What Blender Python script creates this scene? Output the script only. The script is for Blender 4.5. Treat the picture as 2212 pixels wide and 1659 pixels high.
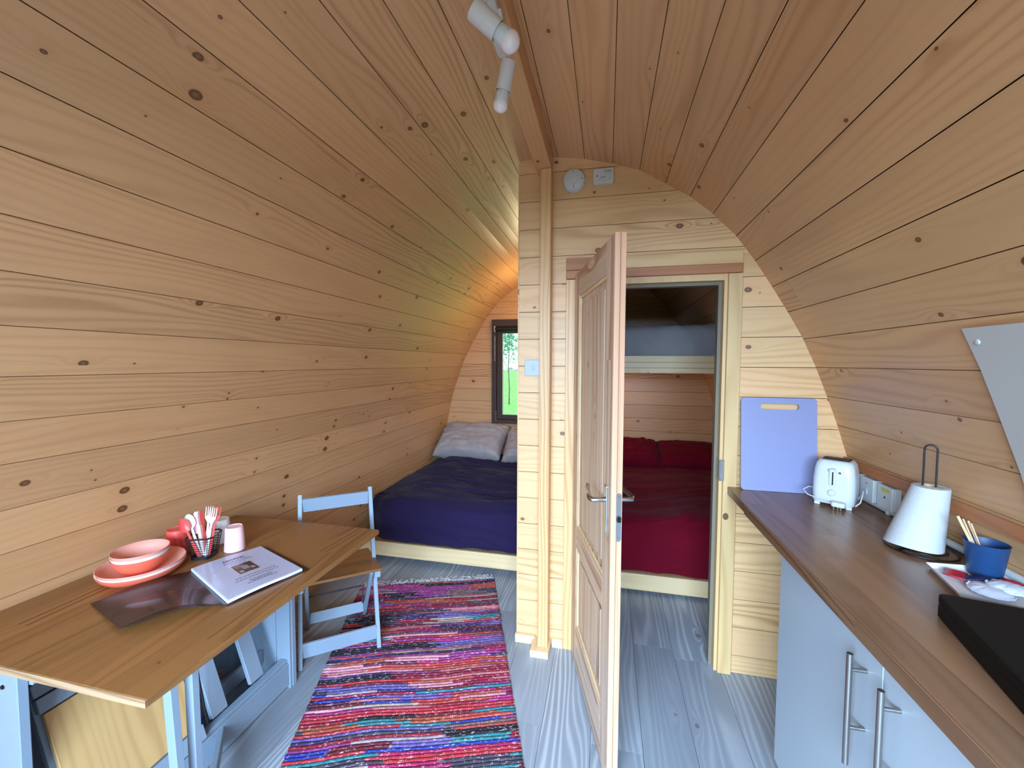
import bpy, bmesh, math, random
from mathutils import Vector, Matrix, noise, Euler
random.seed(7)
PI = math.pi
sc = bpy.context.scene
for o in list(bpy.data.objects):
    bpy.data.objects.remove(o)
COL = sc.collection

# ------------------------------------------------------------------ camera
cam_d = bpy.data.cameras.new('camera'); cam = bpy.data.objects.new('camera', cam_d); COL.objects.link(cam)
def cam_axes(yaw, pitch, roll):
    sy, cy, sp, cp = math.sin(yaw), math.cos(yaw), math.sin(pitch), math.cos(pitch)
    f = Vector((-sy*cp, cy*cp, -sp)); r = Vector((cy, sy, 0)); d = f.cross(r)
    cr, sr = math.cos(roll), math.sin(roll)
    return r*cr + d*sr, -r*sr + d*cr, f
_r, _d, _f = cam_axes(math.radians(12.79), math.radians(2.908), math.radians(-.2166))
cam.matrix_world = Matrix.Translation((0, 0, 1.5)) @ Matrix((_r, -_d, -_f)).transposed().to_4x4()
cam_d.sensor_width = 36; cam_d.lens = 36*900/2212; cam_d.clip_start = .02; cam_d.clip_end = 200
sc.camera = cam

# ------------------------------------------------------------------ world, lights, exposure
W = bpy.data.worlds.new('overcast_sky'); sc.world = W; W.use_nodes = True
bg = W.node_tree.nodes['Background']; bg.inputs[0].default_value = (.74, .86, 1.0, 1); bg.inputs[1].default_value = 1.9

def area(name, loc, rot, sx, sy, power, col):
    l = bpy.data.lights.new(name, 'AREA'); l.shape = 'RECTANGLE'; l.size = sx; l.size_y = sy
    l.energy = power; l.color = col
    o = bpy.data.objects.new(name, l); COL.objects.link(o); o.location = loc; o.rotation_euler = rot
    return o
area('overcast_daylight_before_the_entrance', (-.3, -4.2, 2.68), (PI/2-.32, 0, 0), 6.0, 2.3, 2650, (.50, .70, 1.0))
sc.view_settings.view_transform = 'Standard'; sc.view_settings.look = 'None'
sc.view_settings.gamma = 1; sc.view_settings.use_curve_mapping = False
sc.view_settings.exposure = .35
try:
    sc.cycles.use_denoising = True; sc.cycles.max_bounces = 10; sc.cycles.diffuse_bounces = 6
    sc.cycles.sample_clamp_indirect = 6
except Exception:
    pass

# ------------------------------------------------------------------ colour + shader helpers
def S(r, g, b):
    def f(c):
        c /= 255.
        return c/12.92 if c <= .04045 else ((c+.055)/1.055)**2.4
    return (f(r), f(g), f(b), 1)

class Sh:
    def __init__(s, name):
        s.mat = bpy.data.materials.new(name); s.mat.use_nodes = True
        s.nt = s.mat.node_tree; s.b = s.nt.nodes['Principled BSDF']
    def put(s, sock, v):
        if v is None: return
        if isinstance(v, bpy.types.NodeSocket): s.nt.links.new(v, sock)
        else: sock.default_value = v
    def n(s, t, ins=None, **props):
        nd = s.nt.nodes.new(t)
        for k, v in props.items(): setattr(nd, k, v)
        for k, v in (ins or {}).items(): s.put(nd.inputs[k], v)
        return nd
    def m(s, op, a, b=None, c=None, clamp=False):
        nd = s.n('ShaderNodeMath', operation=op, use_clamp=clamp)
        for i, v in enumerate((a, b, c)): s.put(nd.inputs[i], v)
        return nd.outputs[0]
    def ramp(s, x, lo, hi):
        return s.n('ShaderNodeMapRange', {0: x, 1: lo, 2: hi}, clamp=True).outputs[0]
    def mix(s, f, a, b, blend='MIX'):
        nd = s.n('ShaderNodeMix', data_type='RGBA', blend_type=blend)
        s.put(nd.inputs[0], f); s.put(nd.inputs[6], a); s.put(nd.inputs[7], b)
        return nd.outputs[2]
    def xyz(s, x, y, z=0.):
        nd = s.n('ShaderNodeCombineXYZ')
        for i, v in enumerate((x, y, z)): s.put(nd.inputs[i], v)
        return nd.outputs[0]
    def noise(s, vec, scale=1., detail=2., rough=.5, dist=0.):
        return s.n('ShaderNodeTexNoise', {'Vector': vec, 'Scale': scale, 'Detail': detail, 'Roughness': rough, 'Distortion': dist}).outputs[0]
    def white(s, vec):
        return s.n('ShaderNodeTexWhiteNoise', {'Vector': vec}).outputs
    def bump(s, h, strength=.2, dist=.002):
        nd = s.n('ShaderNodeBump', {'Height': h, 'Strength': strength, 'Distance': dist})
        s.put(s.b.inputs['Normal'], nd.outputs[0])
    def set(s, **k):
        for a, v in k.items(): s.put(s.b.inputs[a.replace('_', ' ')], v)
        return s.mat

def wood(name, light, dark, knotc=S(92, 58, 32), knots=.5, freq=34., warp=5., rough=.42, vary=.10, lines=.6,
         staves=None, tint=S(214, 150, 108), tintamt=.25, ku=2.6, kv=9., kr=1., fine=.10, blotch=.10):
    s = Sh(name)
    uv = s.n('ShaderNodeTexCoord').outputs['UV']; sp = s.n('ShaderNodeSeparateXYZ', {0: uv})
    rnd = s.n('ShaderNodeObjectInfo').outputs['Random']
    u, v = sp.outputs[0], sp.outputs[1]
    stv = None
    if staves:
        w, ln, amt = staves
        iv = s.m('FLOOR', s.m('DIVIDE', v, w))
        jit = s.white(s.xyz(iv, 3.1, 0))[0]
        iu = s.m('FLOOR', s.m('ADD', s.m('DIVIDE', u, ln), s.m('MULTIPLY', jit, 5.)))
        wh = s.white(s.xyz(iv, iu, 7.7)); stv = wh[0]
        rnd = s.m('ADD', rnd, s.m('MULTIPLY', stv, 7.3))
    u = s.m('ADD', u, s.m('MULTIPLY', rnd, 53.1)); v = s.m('ADD', v, s.m('MULTIPLY', rnd, 17.7))
    n1 = s.noise(s.xyz(s.m('MULTIPLY', u, .85), s.m('MULTIPLY', v, 6.5), s.m('MULTIPLY', rnd, 9.)), 1., 1.5, .45)
    g = s.m('ADD', s.m('MULTIPLY', v, freq), s.m('MULTIPLY', n1, warp))
    kmask = None
    if knots > 0:
        kvv = s.xyz(s.m('MULTIPLY', u, ku), s.m('MULTIPLY', v, kv))
        vo = s.n('ShaderNodeTexVoronoi', {'Vector': kvv, 'Scale': 1., 'Randomness': 1.}, voronoi_dimensions='2D')
        df = s.n('ShaderNodeVectorMath', {0: vo.outputs['Position'], 1: kvv}, operation='SUBTRACT').outputs[0]
        ds = s.n('ShaderNodeSeparateXYZ', {0: df})
        du = s.m('DIVIDE', ds.outputs[0], ku); dv = s.m('DIVIDE', ds.outputs[1], kv)
        cs = s.n('ShaderNodeSeparateColor', {0: vo.outputs['Color']})
        ex = s.m('LESS_THAN', cs.outputs[1], knots)
        R = s.m('MULTIPLY_ADD', s.m('POWER', cs.outputs[0], 2.5), .012*kr, .0028*kr)
        u2 = s.m('MULTIPLY', du, du); v2 = s.m('MULTIPLY', dv, dv)
        r = s.m('SQRT', s.m('ADD', s.m('MULTIPLY', u2, .55), v2))
        q = s.m('DIVIDE', r, R)
        kmask = s.m('MULTIPLY', ex, s.ramp(q, 1.15, .85))
        halo = s.m('MULTIPLY', ex, s.ramp(q, 4.2, 1.))
        dfl = s.m('EXPONENT', s.m('MULTIPLY', s.m('ADD', s.m('MULTIPLY', u2, 260.), s.m('MULTIPLY', v2, 3000.)), -1.))
        g = s.m('ADD', g, s.m('MULTIPLY', s.m('MULTIPLY', dfl, ex), s.m('MULTIPLY', cs.outputs[0], 2.6)))
    sn = s.m('MULTIPLY_ADD', s.m('SINE', s.m('MULTIPLY', g, 2*PI)), .5, .5)
    t = s.m('POWER', sn, 2.2)
    am = s.ramp(s.noise(s.xyz(s.m('MULTIPLY', u, .5), s.m('MULTIPLY', v, 5.), 3.3), 1., 1.), .38, .72)
    r4 = s.m('FRACT', s.m('MULTIPLY', rnd, 41.9))
    t = s.m('MULTIPLY', t, s.m('MULTIPLY', s.m('MULTIPLY_ADD', am, lines, lines*.22), s.m('MULTIPLY_ADD', r4, 1.1, .5)))
    fb = s.noise(s.xyz(s.m('MULTIPLY', u, 7.), s.m('MULTIPLY', v, 330.)), 1., 2.)
    t = s.m('ADD', t, s.m('MULTIPLY', s.m('SUBTRACT', fb, .5), fine*2.2), clamp=True)
    c = s.mix(t, light, dark)
    bl = s.noise(s.xyz(s.m('MULTIPLY', u, 2.2), s.m('MULTIPLY', v, 9.), 5.), 1., 2.)
    r2 = s.m('FRACT', s.m('MULTIPLY', rnd, 7.77)); r3 = s.m('FRACT', s.m('MULTIPLY', rnd, 23.3))
    c = s.mix(s.m('MULTIPLY', r2, tintamt), c, tint, 'MULTIPLY' if tintamt > .6 else 'MIX')
    br = s.m('MULTIPLY_ADD', r3, 2*vary, 1-vary)
    if stv is not None: br = s.m('MULTIPLY', br, s.m('MULTIPLY_ADD', stv, 2*staves[2], 1-staves[2]))
    br = s.m('MULTIPLY', br, s.m('MULTIPLY_ADD', s.m('SUBTRACT', bl, .5), 2*blotch, 1.))
    c = s.mix(1., c, s.xyz(br, br, br), 'MULTIPLY')
    if kmask is not None:
        c = s.mix(s.m('MULTIPLY', halo, .28), c, tint)
        c = s.mix(s.m('MULTIPLY', kmask, s.ramp(q, -1.8, .9)), c, knotc)
    s.bump(s.m('MULTIPLY', t, -1.), .12, .0015)
    return s.set(Base_Color=c, Roughness=rough)

def plain(name, col, rough=.5, metal=0., bumpy=0., bscale=300., **k):
    s = Sh(name)
    co = s.n('ShaderNodeTexCoord').outputs['Object']
    nz = s.noise(co, bscale, 2.)
    f = s.m('MULTIPLY_ADD', s.m('SUBTRACT', nz, .5), .10, 1.)
    c = s.mix(1., col, s.xyz(f, f, f), 'MULTIPLY')
    if bumpy: s.bump(nz, bumpy, .002)
    return s.set(Base_Color=c, Roughness=rough, Metallic=metal, **k)

def cloth(name, col, rough=.85, sheen=.3, var=.12, weave=900.):
    s = Sh(name)
    co = s.n('ShaderNodeTexCoord').outputs['Object']
    n = s.noise(co, 9., 3.); w = s.noise(co, weave, 1.)
    f = s.m('MULTIPLY_ADD', s.m('SUBTRACT', n, .5), 2*var, 1.)
    c = s.mix(1., col, s.xyz(f, f, f), 'MULTIPLY')
    s.bump(s.m('ADD', s.noise(co, 28., 3., .6), s.m('MULTIPLY', w, .12)), .35, .01)
    m = s.set(Base_Color=c, Roughness=rough)
    s.b.inputs['Sheen Weight'].default_value = sheen; s.b.inputs['Specular IOR Level'].default_value = .5 if rough < .7 else .08
    return m

M = {}
M['pine'] = wood('pine_cladding', S(212, 164, 116), S(156, 102, 60), rough=.36, knots=.48, freq=34., warp=7., tintamt=.28, vary=.07, lines=.38, tint=S(196, 138, 92))
M['pine_wall'] = wood('pine_partition', S(226, 184, 132), S(180, 130, 78), knots=.50, freq=26., warp=7., tintamt=.22, vary=.06, lines=.52)
M['pine_post'] = wood('planed_timber', S(216, 174, 120), S(182, 128, 74), knots=.16, freq=40., tintamt=.2, vary=.05)
M['pine_pale'] = wood('pale_sawn_pine', S(230, 202, 154), S(196, 150, 98), knots=.4, freq=30., tintamt=.1, vary=.04, lines=.55)
M['pine_smooth'] = wood('smooth_casing', S(214, 178, 124), S(190, 148, 94), knots=.0, freq=18., tintamt=.1, vary=.04, lines=.5)
M['pine_red'] = wood('reddish_pine', S(172, 108, 64), S(132, 74, 38), knots=.0, freq=26., tintamt=.1, vary=.04, lines=.8)
M['door_pine'] = wood('bare_door_pine', S(206, 178, 152), S(160, 116, 84), knots=.22, freq=16., warp=3., tintamt=.25, vary=.10, lines=.9, tint=S(186, 158, 138), staves=(.055, 3., .07))
M['door_edge'] = wood('door_edge_pine', S(206, 160, 128), S(178, 122, 88), knots=.06, freq=40., tintamt=.2, vary=.04)
M['dark_stain'] = wood('dark_stained_frame', S(60, 38, 24), S(32, 19, 11), knotc=S(25, 14, 8), knots=.25, freq=40., tint=S(70, 46, 28), tintamt=.2, vary=.08, rough=.5)
M['floor'] = wood('grey_laminate', S(138, 145, 154), S(192, 198, 204), knotc=S(100, 100, 104), knots=.22, freq=30., warp=9., rough=.42,
                  vary=.08, lines=.65, tint=S(136, 140, 146), tintamt=.5, ku=1.2, kv=6., kr=1.2, fine=.16, blotch=.16)
M['oak'] = wood('acacia_table_top', S(144, 98, 54), S(102, 60, 28), knots=.14, knotc=S(84, 48, 24), freq=22., warp=7., rough=.33, vary=.03,
                lines=.75, staves=(.075, .8, .09), tint=S(130, 82, 44), tintamt=.3)
M['oak_edge'] = wood('sawn_table_edge', S(176, 144, 110), S(126, 88, 58), knots=.0, freq=60., warp=14., rough=.6, vary=.05, lines=.9, blotch=.3)
M['worktop'] = wood('oak_worktop', S(138, 102, 74), S(108, 74, 50), knots=.0, freq=20., warp=8., rough=.28, vary=.02,
                    lines=.95, staves=(.062, .75, .14), tint=S(128, 94, 72), tintamt=.3)
M['seat_ply'] = wood('pale_plywood_seat', S(196, 160, 104), S(160, 118, 66), knots=.0, freq=30., tintamt=.1, lines=.6)
M['gap'] = plain('dark_backing', S(70, 50, 34), .9)
M['blue_paint'] = plain('grey_blue_paint', S(134, 150, 166), .42, bumpy=.05, bscale=120.)
M['cabinet'] = plain('grey_foil_door', S(172, 182, 190), .38)
M['white_plastic'] = plain('white_plastic', S(200, 203, 202), .3)
M['switch_white'] = plain('switch_plastic', S(168, 174, 182), .35)
M['ivory'] = plain('ivory_plastic', S(200, 196, 184), .35)
M['board_white'] = plain('white_polyethylene', S(136, 140, 176), .35)
M['white_metal'] = plain('white_enamel', S(206, 204, 200), .3)
M['chrome'] = plain('brushed_chrome', S(196, 198, 200), .22, 1.)
M['steel'] = plain('brushed_steel', S(170, 165, 158), .3, 1.)
M['dark_slot'] = plain('dark_metal', S(30, 30, 34), .4, .6)
M['black'] = plain('black_wire', S(18, 18, 20), .4)
M['black_print'] = plain('black_print', S(40, 40, 46), .6)
M['grey_print'] = plain('grey_print', S(120, 124, 140), .6)
M['black_slab'] = plain('matt_black', S(9, 8, 8), .6, bumpy=.2, bscale=160.)
M['black_slab'].node_tree.nodes['Principled BSDF'].inputs['Specular IOR Level'].default_value = .2
M['navy_cloth'] = cloth('navy_purple_cotton', S(38, 30, 62), .85, .06)
M['red_cloth'] = cloth('burgundy_cotton', S(104, 8, 30), .85, .05)
M['grey_cloth'] = cloth('silver_grey_satin', S(160, 150, 150), .5, .1)
M['white_cloth'] = cloth('white_cotton', S(152, 150, 152), .8, .1)
M['coral'] = plain('coral_plastic', S(240, 112, 84), .42)
M['pink'] = plain('blush_plastic', S(236, 164, 146), .42)
M['palepink'] = plain('pale_pink_plastic', S(240, 196, 200), .42)
M['white_ware'] = plain('white_ware', S(236, 236, 236), .35)
M['red_ware'] = plain('coral_red_plastic', S(236, 88, 80), .38)
M['paper'] = plain('printed_page', S(226, 230, 244), .3)
M['binder'] = plain('dark_binder_cover', S(38, 18, 20), .28)
M['navy_ware'] = plain('petrol_blue_plastic', S(22, 62, 106), .5)
M['birch'] = plain('birch_stick', S(206, 172, 132), .7)
M['towel'] = plain('kitchen_paper', S(190, 192, 192), .9, bumpy=.6, bscale=240.)
M['red_packet'] = plain('red_sachet', S(176, 26, 44), .35)
M['navy_packet'] = plain('navy_sachet', S(24, 26, 64), .35)
M['panel_grey'] = plain('white_splashback', S(196, 192, 184), .35)
M['frosted'] = plain('frosted_bulb', S(232, 222, 220), .15)
M['fringe'] = plain('cotton_fringe', S(214, 204, 204), .9)
M['orange_plate'] = M['coral']
def glass():
    s = Sh('window_glass')
    tr = s.n('ShaderNodeBsdfTransparent', {0: (.96, .98, .97, 1)}); gl = s.n('ShaderNodeBsdfGlossy', {'Roughness': .02})
    mx = s.n('ShaderNodeMixShader', {0: .06, 1: tr.outputs[0], 2: gl.outputs[0]})
    s.nt.links.new(mx.outputs[0], s.nt.nodes['Material Output'].inputs[0]); return s.mat
M['glass'] = glass()
def sleeve():
    s = Sh('clear_sleeve')
    tr = s.n('ShaderNodeBsdfTransparent', {0: (.92, .92, .95, 1)}); gl = s.n('ShaderNodeBsdfGlossy', {'Roughness': .08})
    mx = s.n('ShaderNodeMixShader', {0: .07, 1: tr.outputs[0], 2: gl.outputs[0]})
    s.nt.links.new(mx.outputs[0], s.nt.nodes['Material Output'].inputs[0]); return s.mat
M['sleeve'] = sleeve()
def lampglow(name, col, st):
    s = Sh(name); return s.set(Base_Color=(.9, .85, .7, 1), Emission_Color=col, Emission_Strength=st)
M['lit_bulb'] = lampglow('lit_warm_diffuser', (1., .82, .48, 1), 9.)
def grass():
    s = Sh('meadow_grass'); co = s.n('ShaderNodeTexCoord').outputs['Object']
    a = s.noise(co, .8, 4.); b = s.noise(co, 9., 4., .7)
    c = s.mix(s.ramp(b, .35, .65), S(96, 178, 78), S(160, 226, 122))
    c = s.mix(s.m('MULTIPLY', a, .3), c, S(150, 225, 130)); s.bump(b, .6, .05)
    return s.set(Base_Color=c, Roughness=.9)
M['grass'] = grass()
def bank():
    s = Sh('pale_hillside'); co = s.n('ShaderNodeTexCoord').outputs['Object']
    a = s.noise(co, .6, 5., .6); c = s.mix(s.ramp(a, .4, .62), S(226, 238, 222), S(170, 216, 160))
    return s.set(Base_Color=c, Roughness=.9)
M['bank'] = bank()
M['added_paving'] = plain('added_paving_grey', S(150, 143, 138), .9)
M['leaf'] = plain('sapling_leaf', S(70, 150, 110), .7)
M['bark'] = plain('sapling_bark', S(90, 96, 84), .8)
M['stone'] = plain('field_stone', S(150, 160, 158), .9)

def ragmat():
    s = Sh('rag_weft')
    uv = s.n('ShaderNodeTexCoord').outputs['UV']; sp = s.n('ShaderNodeSeparateXYZ', {0: uv})
    oi = s.n('ShaderNodeObjectInfo'); rnd = oi.outputs['Random']; oc = s.n('ShaderNodeSeparateColor', {0: oi.outputs['Color']}); gs = oc.outputs[0]
    u = sp.outputs[0]
    uw = s.m('ADD', u, s.m('MULTIPLY', oc.outputs[1], .12))
    k = s.m('FLOOR', s.m('ADD', s.m('MULTIPLY', uw, s.m('MULTIPLY_ADD', gs, 4., 1.0)), s.m('MULTIPLY', gs, 31.)))
    wh = s.white(s.xyz(k, s.m('MULTIPLY', gs, 97.), 1.))
    rp = s.n('ShaderNodeValToRGB', {0: wh[0]}); cr = rp.color_ramp; cr.interpolation = 'CONSTANT'
    pal = [(160, 26, 84), (140, 22, 44), (176, 66, 56), (206, 130, 142), (58, 40, 88), (36, 52, 140), (156, 134, 144), (164, 36, 104),
           (30, 22, 34), (104, 86, 150), (166, 74, 46), (160, 140, 126), (118, 50, 96), (104, 26, 38), (150, 24, 60), (184, 44, 56), (110, 84, 80), (44, 116, 124), (140, 50, 116), (66, 58, 72), (178, 96, 104), (92, 28, 60)]
    cr.elements[0].position = 0; cr.elements[0].color = S(*pal[0])
    cr.elements[1].position = 1/len(pal); cr.elements[1].color = S(*pal[1])
    for i, c in enumerate(pal[2:]):
        e = cr.elements.new((i+2)/len(pal)); e.color = S(*c)
    co = s.n('ShaderNodeTexCoord').outputs['Object']
    nz = s.noise(s.xyz(s.m('MULTIPLY', u, 55.), s.m('MULTIPLY', sp.outputs[1], 160.), rnd), 1., 2., .7)
    c = s.mix(s.ramp(nz, .58, .66), rp.outputs[0], s.mix(.5, rp.outputs[0], S(240, 214, 214)))
    c = s.mix(s.ramp(nz, .40, .34), c, s.mix(.6, c, S(30, 14, 34)))
    wp = s.m('MULTIPLY_ADD', s.m('SINE', s.m('MULTIPLY', u, 2*PI/.0085)), .5, .5)
    wm = s.m('MULTIPLY', s.m('GREATER_THAN', s.m('FRACT', s.m('MULTIPLY', rnd, 13.1)), .45), s.ramp(wp, .55, .85))
    c = s.mix(s.m('MULTIPLY', wm, .38), c, S(34, 24, 44))
    return s.set(Base_Color=c, Roughness=.9)
M['rag'] = ragmat()

# ------------------------------------------------------------------ mesh helpers
class MB:
    def __init__(s): s.v = []; s.f = []
    def add(s, vs, fs):
        n = len(s.v); s.v += [Vector(p) for p in vs]; s.f += [[i+n for i in f] for f in fs]; return s
    def box(s, x0, x1, y0, y1, z0, z1):
        vs = [(x, y, z) for x in (x0, x1) for y in (y0, y1) for z in (z0, z1)]
        return s.add(vs, [(0, 1, 3, 2), (4, 6, 7, 5), (0, 4, 5, 1), (2, 3, 7, 6), (0, 2, 6, 4), (1, 5, 7, 3)])
    def beam(s, a, b, w, t, up=(0, 0, 1)):
        a, b = Vector(a), Vector(b); d = (b-a).normalized(); sd = d.cross(Vector(up)).normalized(); u2 = sd.cross(d).normalized()
        vs = [p + sd*i*w/2 + u2*j*t/2 for p in (a, b) for i in (-1, 1) for j in (-1, 1)]
        return s.add(vs, [(0, 1, 3, 2), (4, 6, 7, 5), (0, 4, 5, 1), (2, 3, 7, 6), (0, 2, 6, 4), (1, 5, 7, 3)])
    def prism(s, poly, fn, a, b):       # poly: list of 2d, fn(p, q, depth) -> xyz
        n = len(poly); vs = [fn(p, q, a) for p, q in poly] + [fn(p, q, b) for p, q in poly]
        fs = [list(range(n))[::-1], list(range(n, 2*n))] + [(i, (i+1) % n, n+(i+1) % n, n+i) for i in range(n)]
        return s.add(vs, fs)
    def tube(s, pts, r, n=8, closed=False):
        pts = [Vector(p) for p in pts]; m = len(pts); vs = []; fs = []
        rr = r if isinstance(r, (list, tuple)) else [r]*m
        ref = None
        for i, p in enumerate(pts):
            if closed: d = pts[(i+1) % m] - pts[i-1]
            else: d = pts[min(i+1, m-1)] - pts[max(i-1, 0)]
            d.normalize()
            if ref is None: ref = d.orthogonal().normalized()
            ref = (ref - d*ref.dot(d)).normalized(); bb = d.cross(ref)
            vs += [p + (ref*math.cos(2*PI*k/n) + bb*math.sin(2*PI*k/n))*rr[i] for k in range(n)]
        for i in range(m if closed else m-1):
            j = (i+1) % m
            fs += [(i*n+k, i*n+(k+1) % n, j*n+(k+1) % n, j*n+k) for k in range(n)]
        if not closed: fs += [list(range(n))[::-1], [(m-1)*n+k for k in range(n)]]
        return s.add(vs, fs)
    def lathe(s, prof, c=(0, 0, 0), n=32, ribs=0., nr=0, tf=None):
        vs = []; fs = []; m = len(prof)
        for j, pr in enumerate(prof):
            r, z = pr[0], pr[1]; rb = pr[2] if len(pr) > 2 else 0
            for k in range(n):
                a = 2*PI*k/n; q = r + (rb*ribs*(1 if k % 2 else -1))
                vs.append(Vector((c[0]+q*math.cos(a), c[1]+q*math.sin(a), c[2]+z)))
        for j in range(m-1):
            fs += [(j*n+k, j*n+(k+1) % n, (j+1)*n+(k+1) % n, (j+1)*n+k) for k in range(n)]
        if prof[0][0] > 1e-6: fs.append(list(range(n))[::-1])
        if prof[-1][0] > 1e-6: fs.append([(m-1)*n+k for k in range(n)])
        if tf: vs = [tf @ p for p in vs]
        return s.add(vs, fs)
    def grid(s, fn, nu, nv):
        vs = [fn(i/nu, j/nv) for j in range(nv+1) for i in range(nu+1)]
        return s.add(vs, [(j*(nu+1)+i, j*(nu+1)+i+1, (j+1)*(nu+1)+i+1, (j+1)*(nu+1)+i) for j in range(nv) for i in range(nu)])
    def rbox(s, x0, x1, y0, y1, z0, z1, r, n=4, taper=0.):     # box with rounded vertical edges
        pl = []
        for cx, cy, a0 in ((x1-r, y1-r, 0), (x0+r, y1-r, 90), (x0+r, y0+r, 180), (x1-r, y0+r, 270)):
            for k in range(n+1):
                a = math.radians(a0+90*k/n); pl.append((cx+r*math.cos(a), cy+r*math.sin(a)))
        return s.prism(pl, lambda p, q, d: (p, q, d), z0, z1)

WM = {}
def props(o, label=None, cat=None, group=None, kind=None):
    if label: o['label'] = label
    if cat: o['category'] = cat
    if group: o['group'] = group
    if kind: o['kind'] = kind
    return o
def thing(name, label=None, cat=None, loc=(0, 0, 0), rot=(0, 0, 0), group=None, kind=None, parent=None):
    o = bpy.data.objects.new(name, None); COL.objects.link(o); o.empty_display_size = .05
    o.location = loc; o.rotation_euler = rot
    WM[o.name] = Matrix.Translation(loc) @ Euler(rot).to_matrix().to_4x4()
    if parent: o.parent = parent
    return props(o, label, cat, group, kind)
def make_mesh(name, mb, smooth=False, bevel=0., grain=None, weld=False):
    me = bpy.data.meshes.new(name)
    me.from_pydata([tuple(p) for p in mb.v], [], mb.f); me.validate()
    bm = bmesh.new(); bm.from_mesh(me)
    if weld: bmesh.ops.remove_doubles(bm, verts=bm.verts, dist=1e-5)
    bmesh.ops.recalc_face_normals(bm, faces=bm.faces)
    if bevel:
        ed = [e for e in bm.edges if len(e.link_faces) == 2 and e.calc_face_angle(0) > .5]
        bmesh.ops.bevel(bm, geom=ed, offset=bevel, segments=1 if bevel < .0025 else 2, affect='EDGES', profile=.6)
    bm.normal_update()
    uvl = bm.loops.layers.uv.new('UVMap')
    if grain is None:
        lo = [min(v.co[i] for v in bm.verts) for i in range(3)]; hi = [max(v.co[i] for v in bm.verts) for i in range(3)]
        k = max(range(3), key=lambda i: hi[i]-lo[i]); L = Vector([1. if i == k else 0. for i in range(3)])
    else: L = Vector(grain).normalized()
    o1 = L.orthogonal().normalized(); o2 = L.cross(o1)
    for f in bm.faces:
        n = f.normal; c = n.cross(L)
        if c.length > .35:
            c.normalize()
            for l in f.loops: l[uvl].uv = (l.vert.co.dot(L), l.vert.co.dot(c))
        else:
            for l in f.loops: l[uvl].uv = (l.vert.co.dot(o1)*.3, l.vert.co.dot(o2))
    bm.to_mesh(me); bm.free()
    if smooth:
        for p in me.polygons: p.use_smooth = True
        if smooth is not True: me.set_sharp_from_angle(angle=math.radians(smooth))
    return me
def part(name, mb, mat, parent=None, local=False, smooth=False, bevel=0., grain=None, label=None, cat=None, group=None, kind=None, weld=False):
    """one mesh object; coordinates are world unless local"""
    if parent is not None and not local:
        inv = WM[parent.name].inverted(); mb.v = [inv @ p for p in mb.v]
        if grain is not None: grain = inv.to_3x3() @ Vector(grain)
    me = make_mesh(name, mb, smooth, bevel, grain, weld)
    for mm in (mat if isinstance(mat, list) else [mat]): me.materials.append(mm)
    o = bpy.data.objects.new(name, me); COL.objects.link(o)
    if parent is not None: o.parent = parent; WM[o.name] = WM[parent.name]
    else: WM[o.name] = Matrix.Identity(4)
    return props(o, label, cat, group, kind)
def clone(root, loc=None, rotz=None, label=None, group=None, parent=None):
    c = root.copy(); COL.objects.link(c)
    if loc is not None: c.location = loc
    if rotz is not None: c.rotation_euler = (0, 0, rotz)
    if label: c['label'] = label
    if group: c['group'] = group
    if parent is not None: c.parent = parent
    for ch in root.children: clone(ch, parent=c)
    return c

# ------------------------------------------------------------------ pod profile
XC = -.345; Y0, Y1 = -1.1, 4.55; YP = 2.142
PROF = [(0, 2.535), (.078, 2.532), (.216, 2.511), (.355, 2.475), (.482, 2.431), (.602, 2.36), (.713, 2.29), (.818, 2.2), (.917, 2.096), (.999, 1.98),
        (1.073, 1.86), (1.143, 1.74), (1.210, 1.616), (1.266, 1.487), (1.315, 1.355), (1.361, 1.226), (1.40, 1.098), (1.43, .963), (1.455, .826),
        (1.473, .688), (1.487, .55), (1.498, .411), (1.507, .272), (1.514, .133), (1.52, 0)]
ARC = [0.]
for a, b in zip(PROF, PROF[1:]): ARC.append(ARC[-1] + math.hypot(b[0]-a[0], b[1]-a[1]))
def at_arc(s):
    s = max(0, min(ARC[-1], s))
    for i in range(len(ARC)-1):
        if s <= ARC[i+1] + 1e-9:
            t = (s-ARC[i])/(ARC[i+1]-ARC[i]); return Vector((PROF[i][0]+t*(PROF[i+1][0]-PROF[i][0]), PROF[i][1]+t*(PROF[i+1][1]-PROF[i][1])))
def half_at(z):
    for a, b in zip(PROF, PROF[1:]):
        if b[1] <= z <= a[1]: return a[0] + (b[0]-a[0])*(a[1]-z)/(a[1]-b[1])
    return 0
def inside_poly(shrink=0.):
    zt = 2.2 if shrink >= 0 else .5
    R = [(XC+h-shrink, z-(shrink if z > zt else 0)) for h, z in PROF]; Lf = [(XC-h+shrink, z-(shrink if z > zt else 0)) for h, z in PROF[1:]][::-1]
    return Lf + R
def clip(poly, nx, nz, d):               # keep nx*x+nz*z <= d
    out = []
    for i in range(len(poly)):
        p, q = poly[i], poly[(i+1) % len(poly)]; a = nx*p[0]+nz*p[1]-d; b = nx*q[0]+nz*q[1]-d
        if a <= 0: out.append(p)
        if (a < 0 < b) or (b < 0 < a):
            t = a/(a-b); out.append((p[0]+t*(q[0]-p[0]), p[1]+t*(q[1]-p[1])))
    return out
def cliprect(poly, x0, x1, z0, z1):
    for a in ((1, 0, x1), (-1, 0, -x0), (0, 1, z1), (0, -1, -z0)):
        if len(poly) > 2: poly = clip(poly, *a)
    return poly

def struct(name, label, mb=None, mat=None, **k):
    if mb is None: return thing(name, label, kind='structure')
    o = part(name, mb, mat, **k); return props(o, label, kind='structure')

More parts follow.
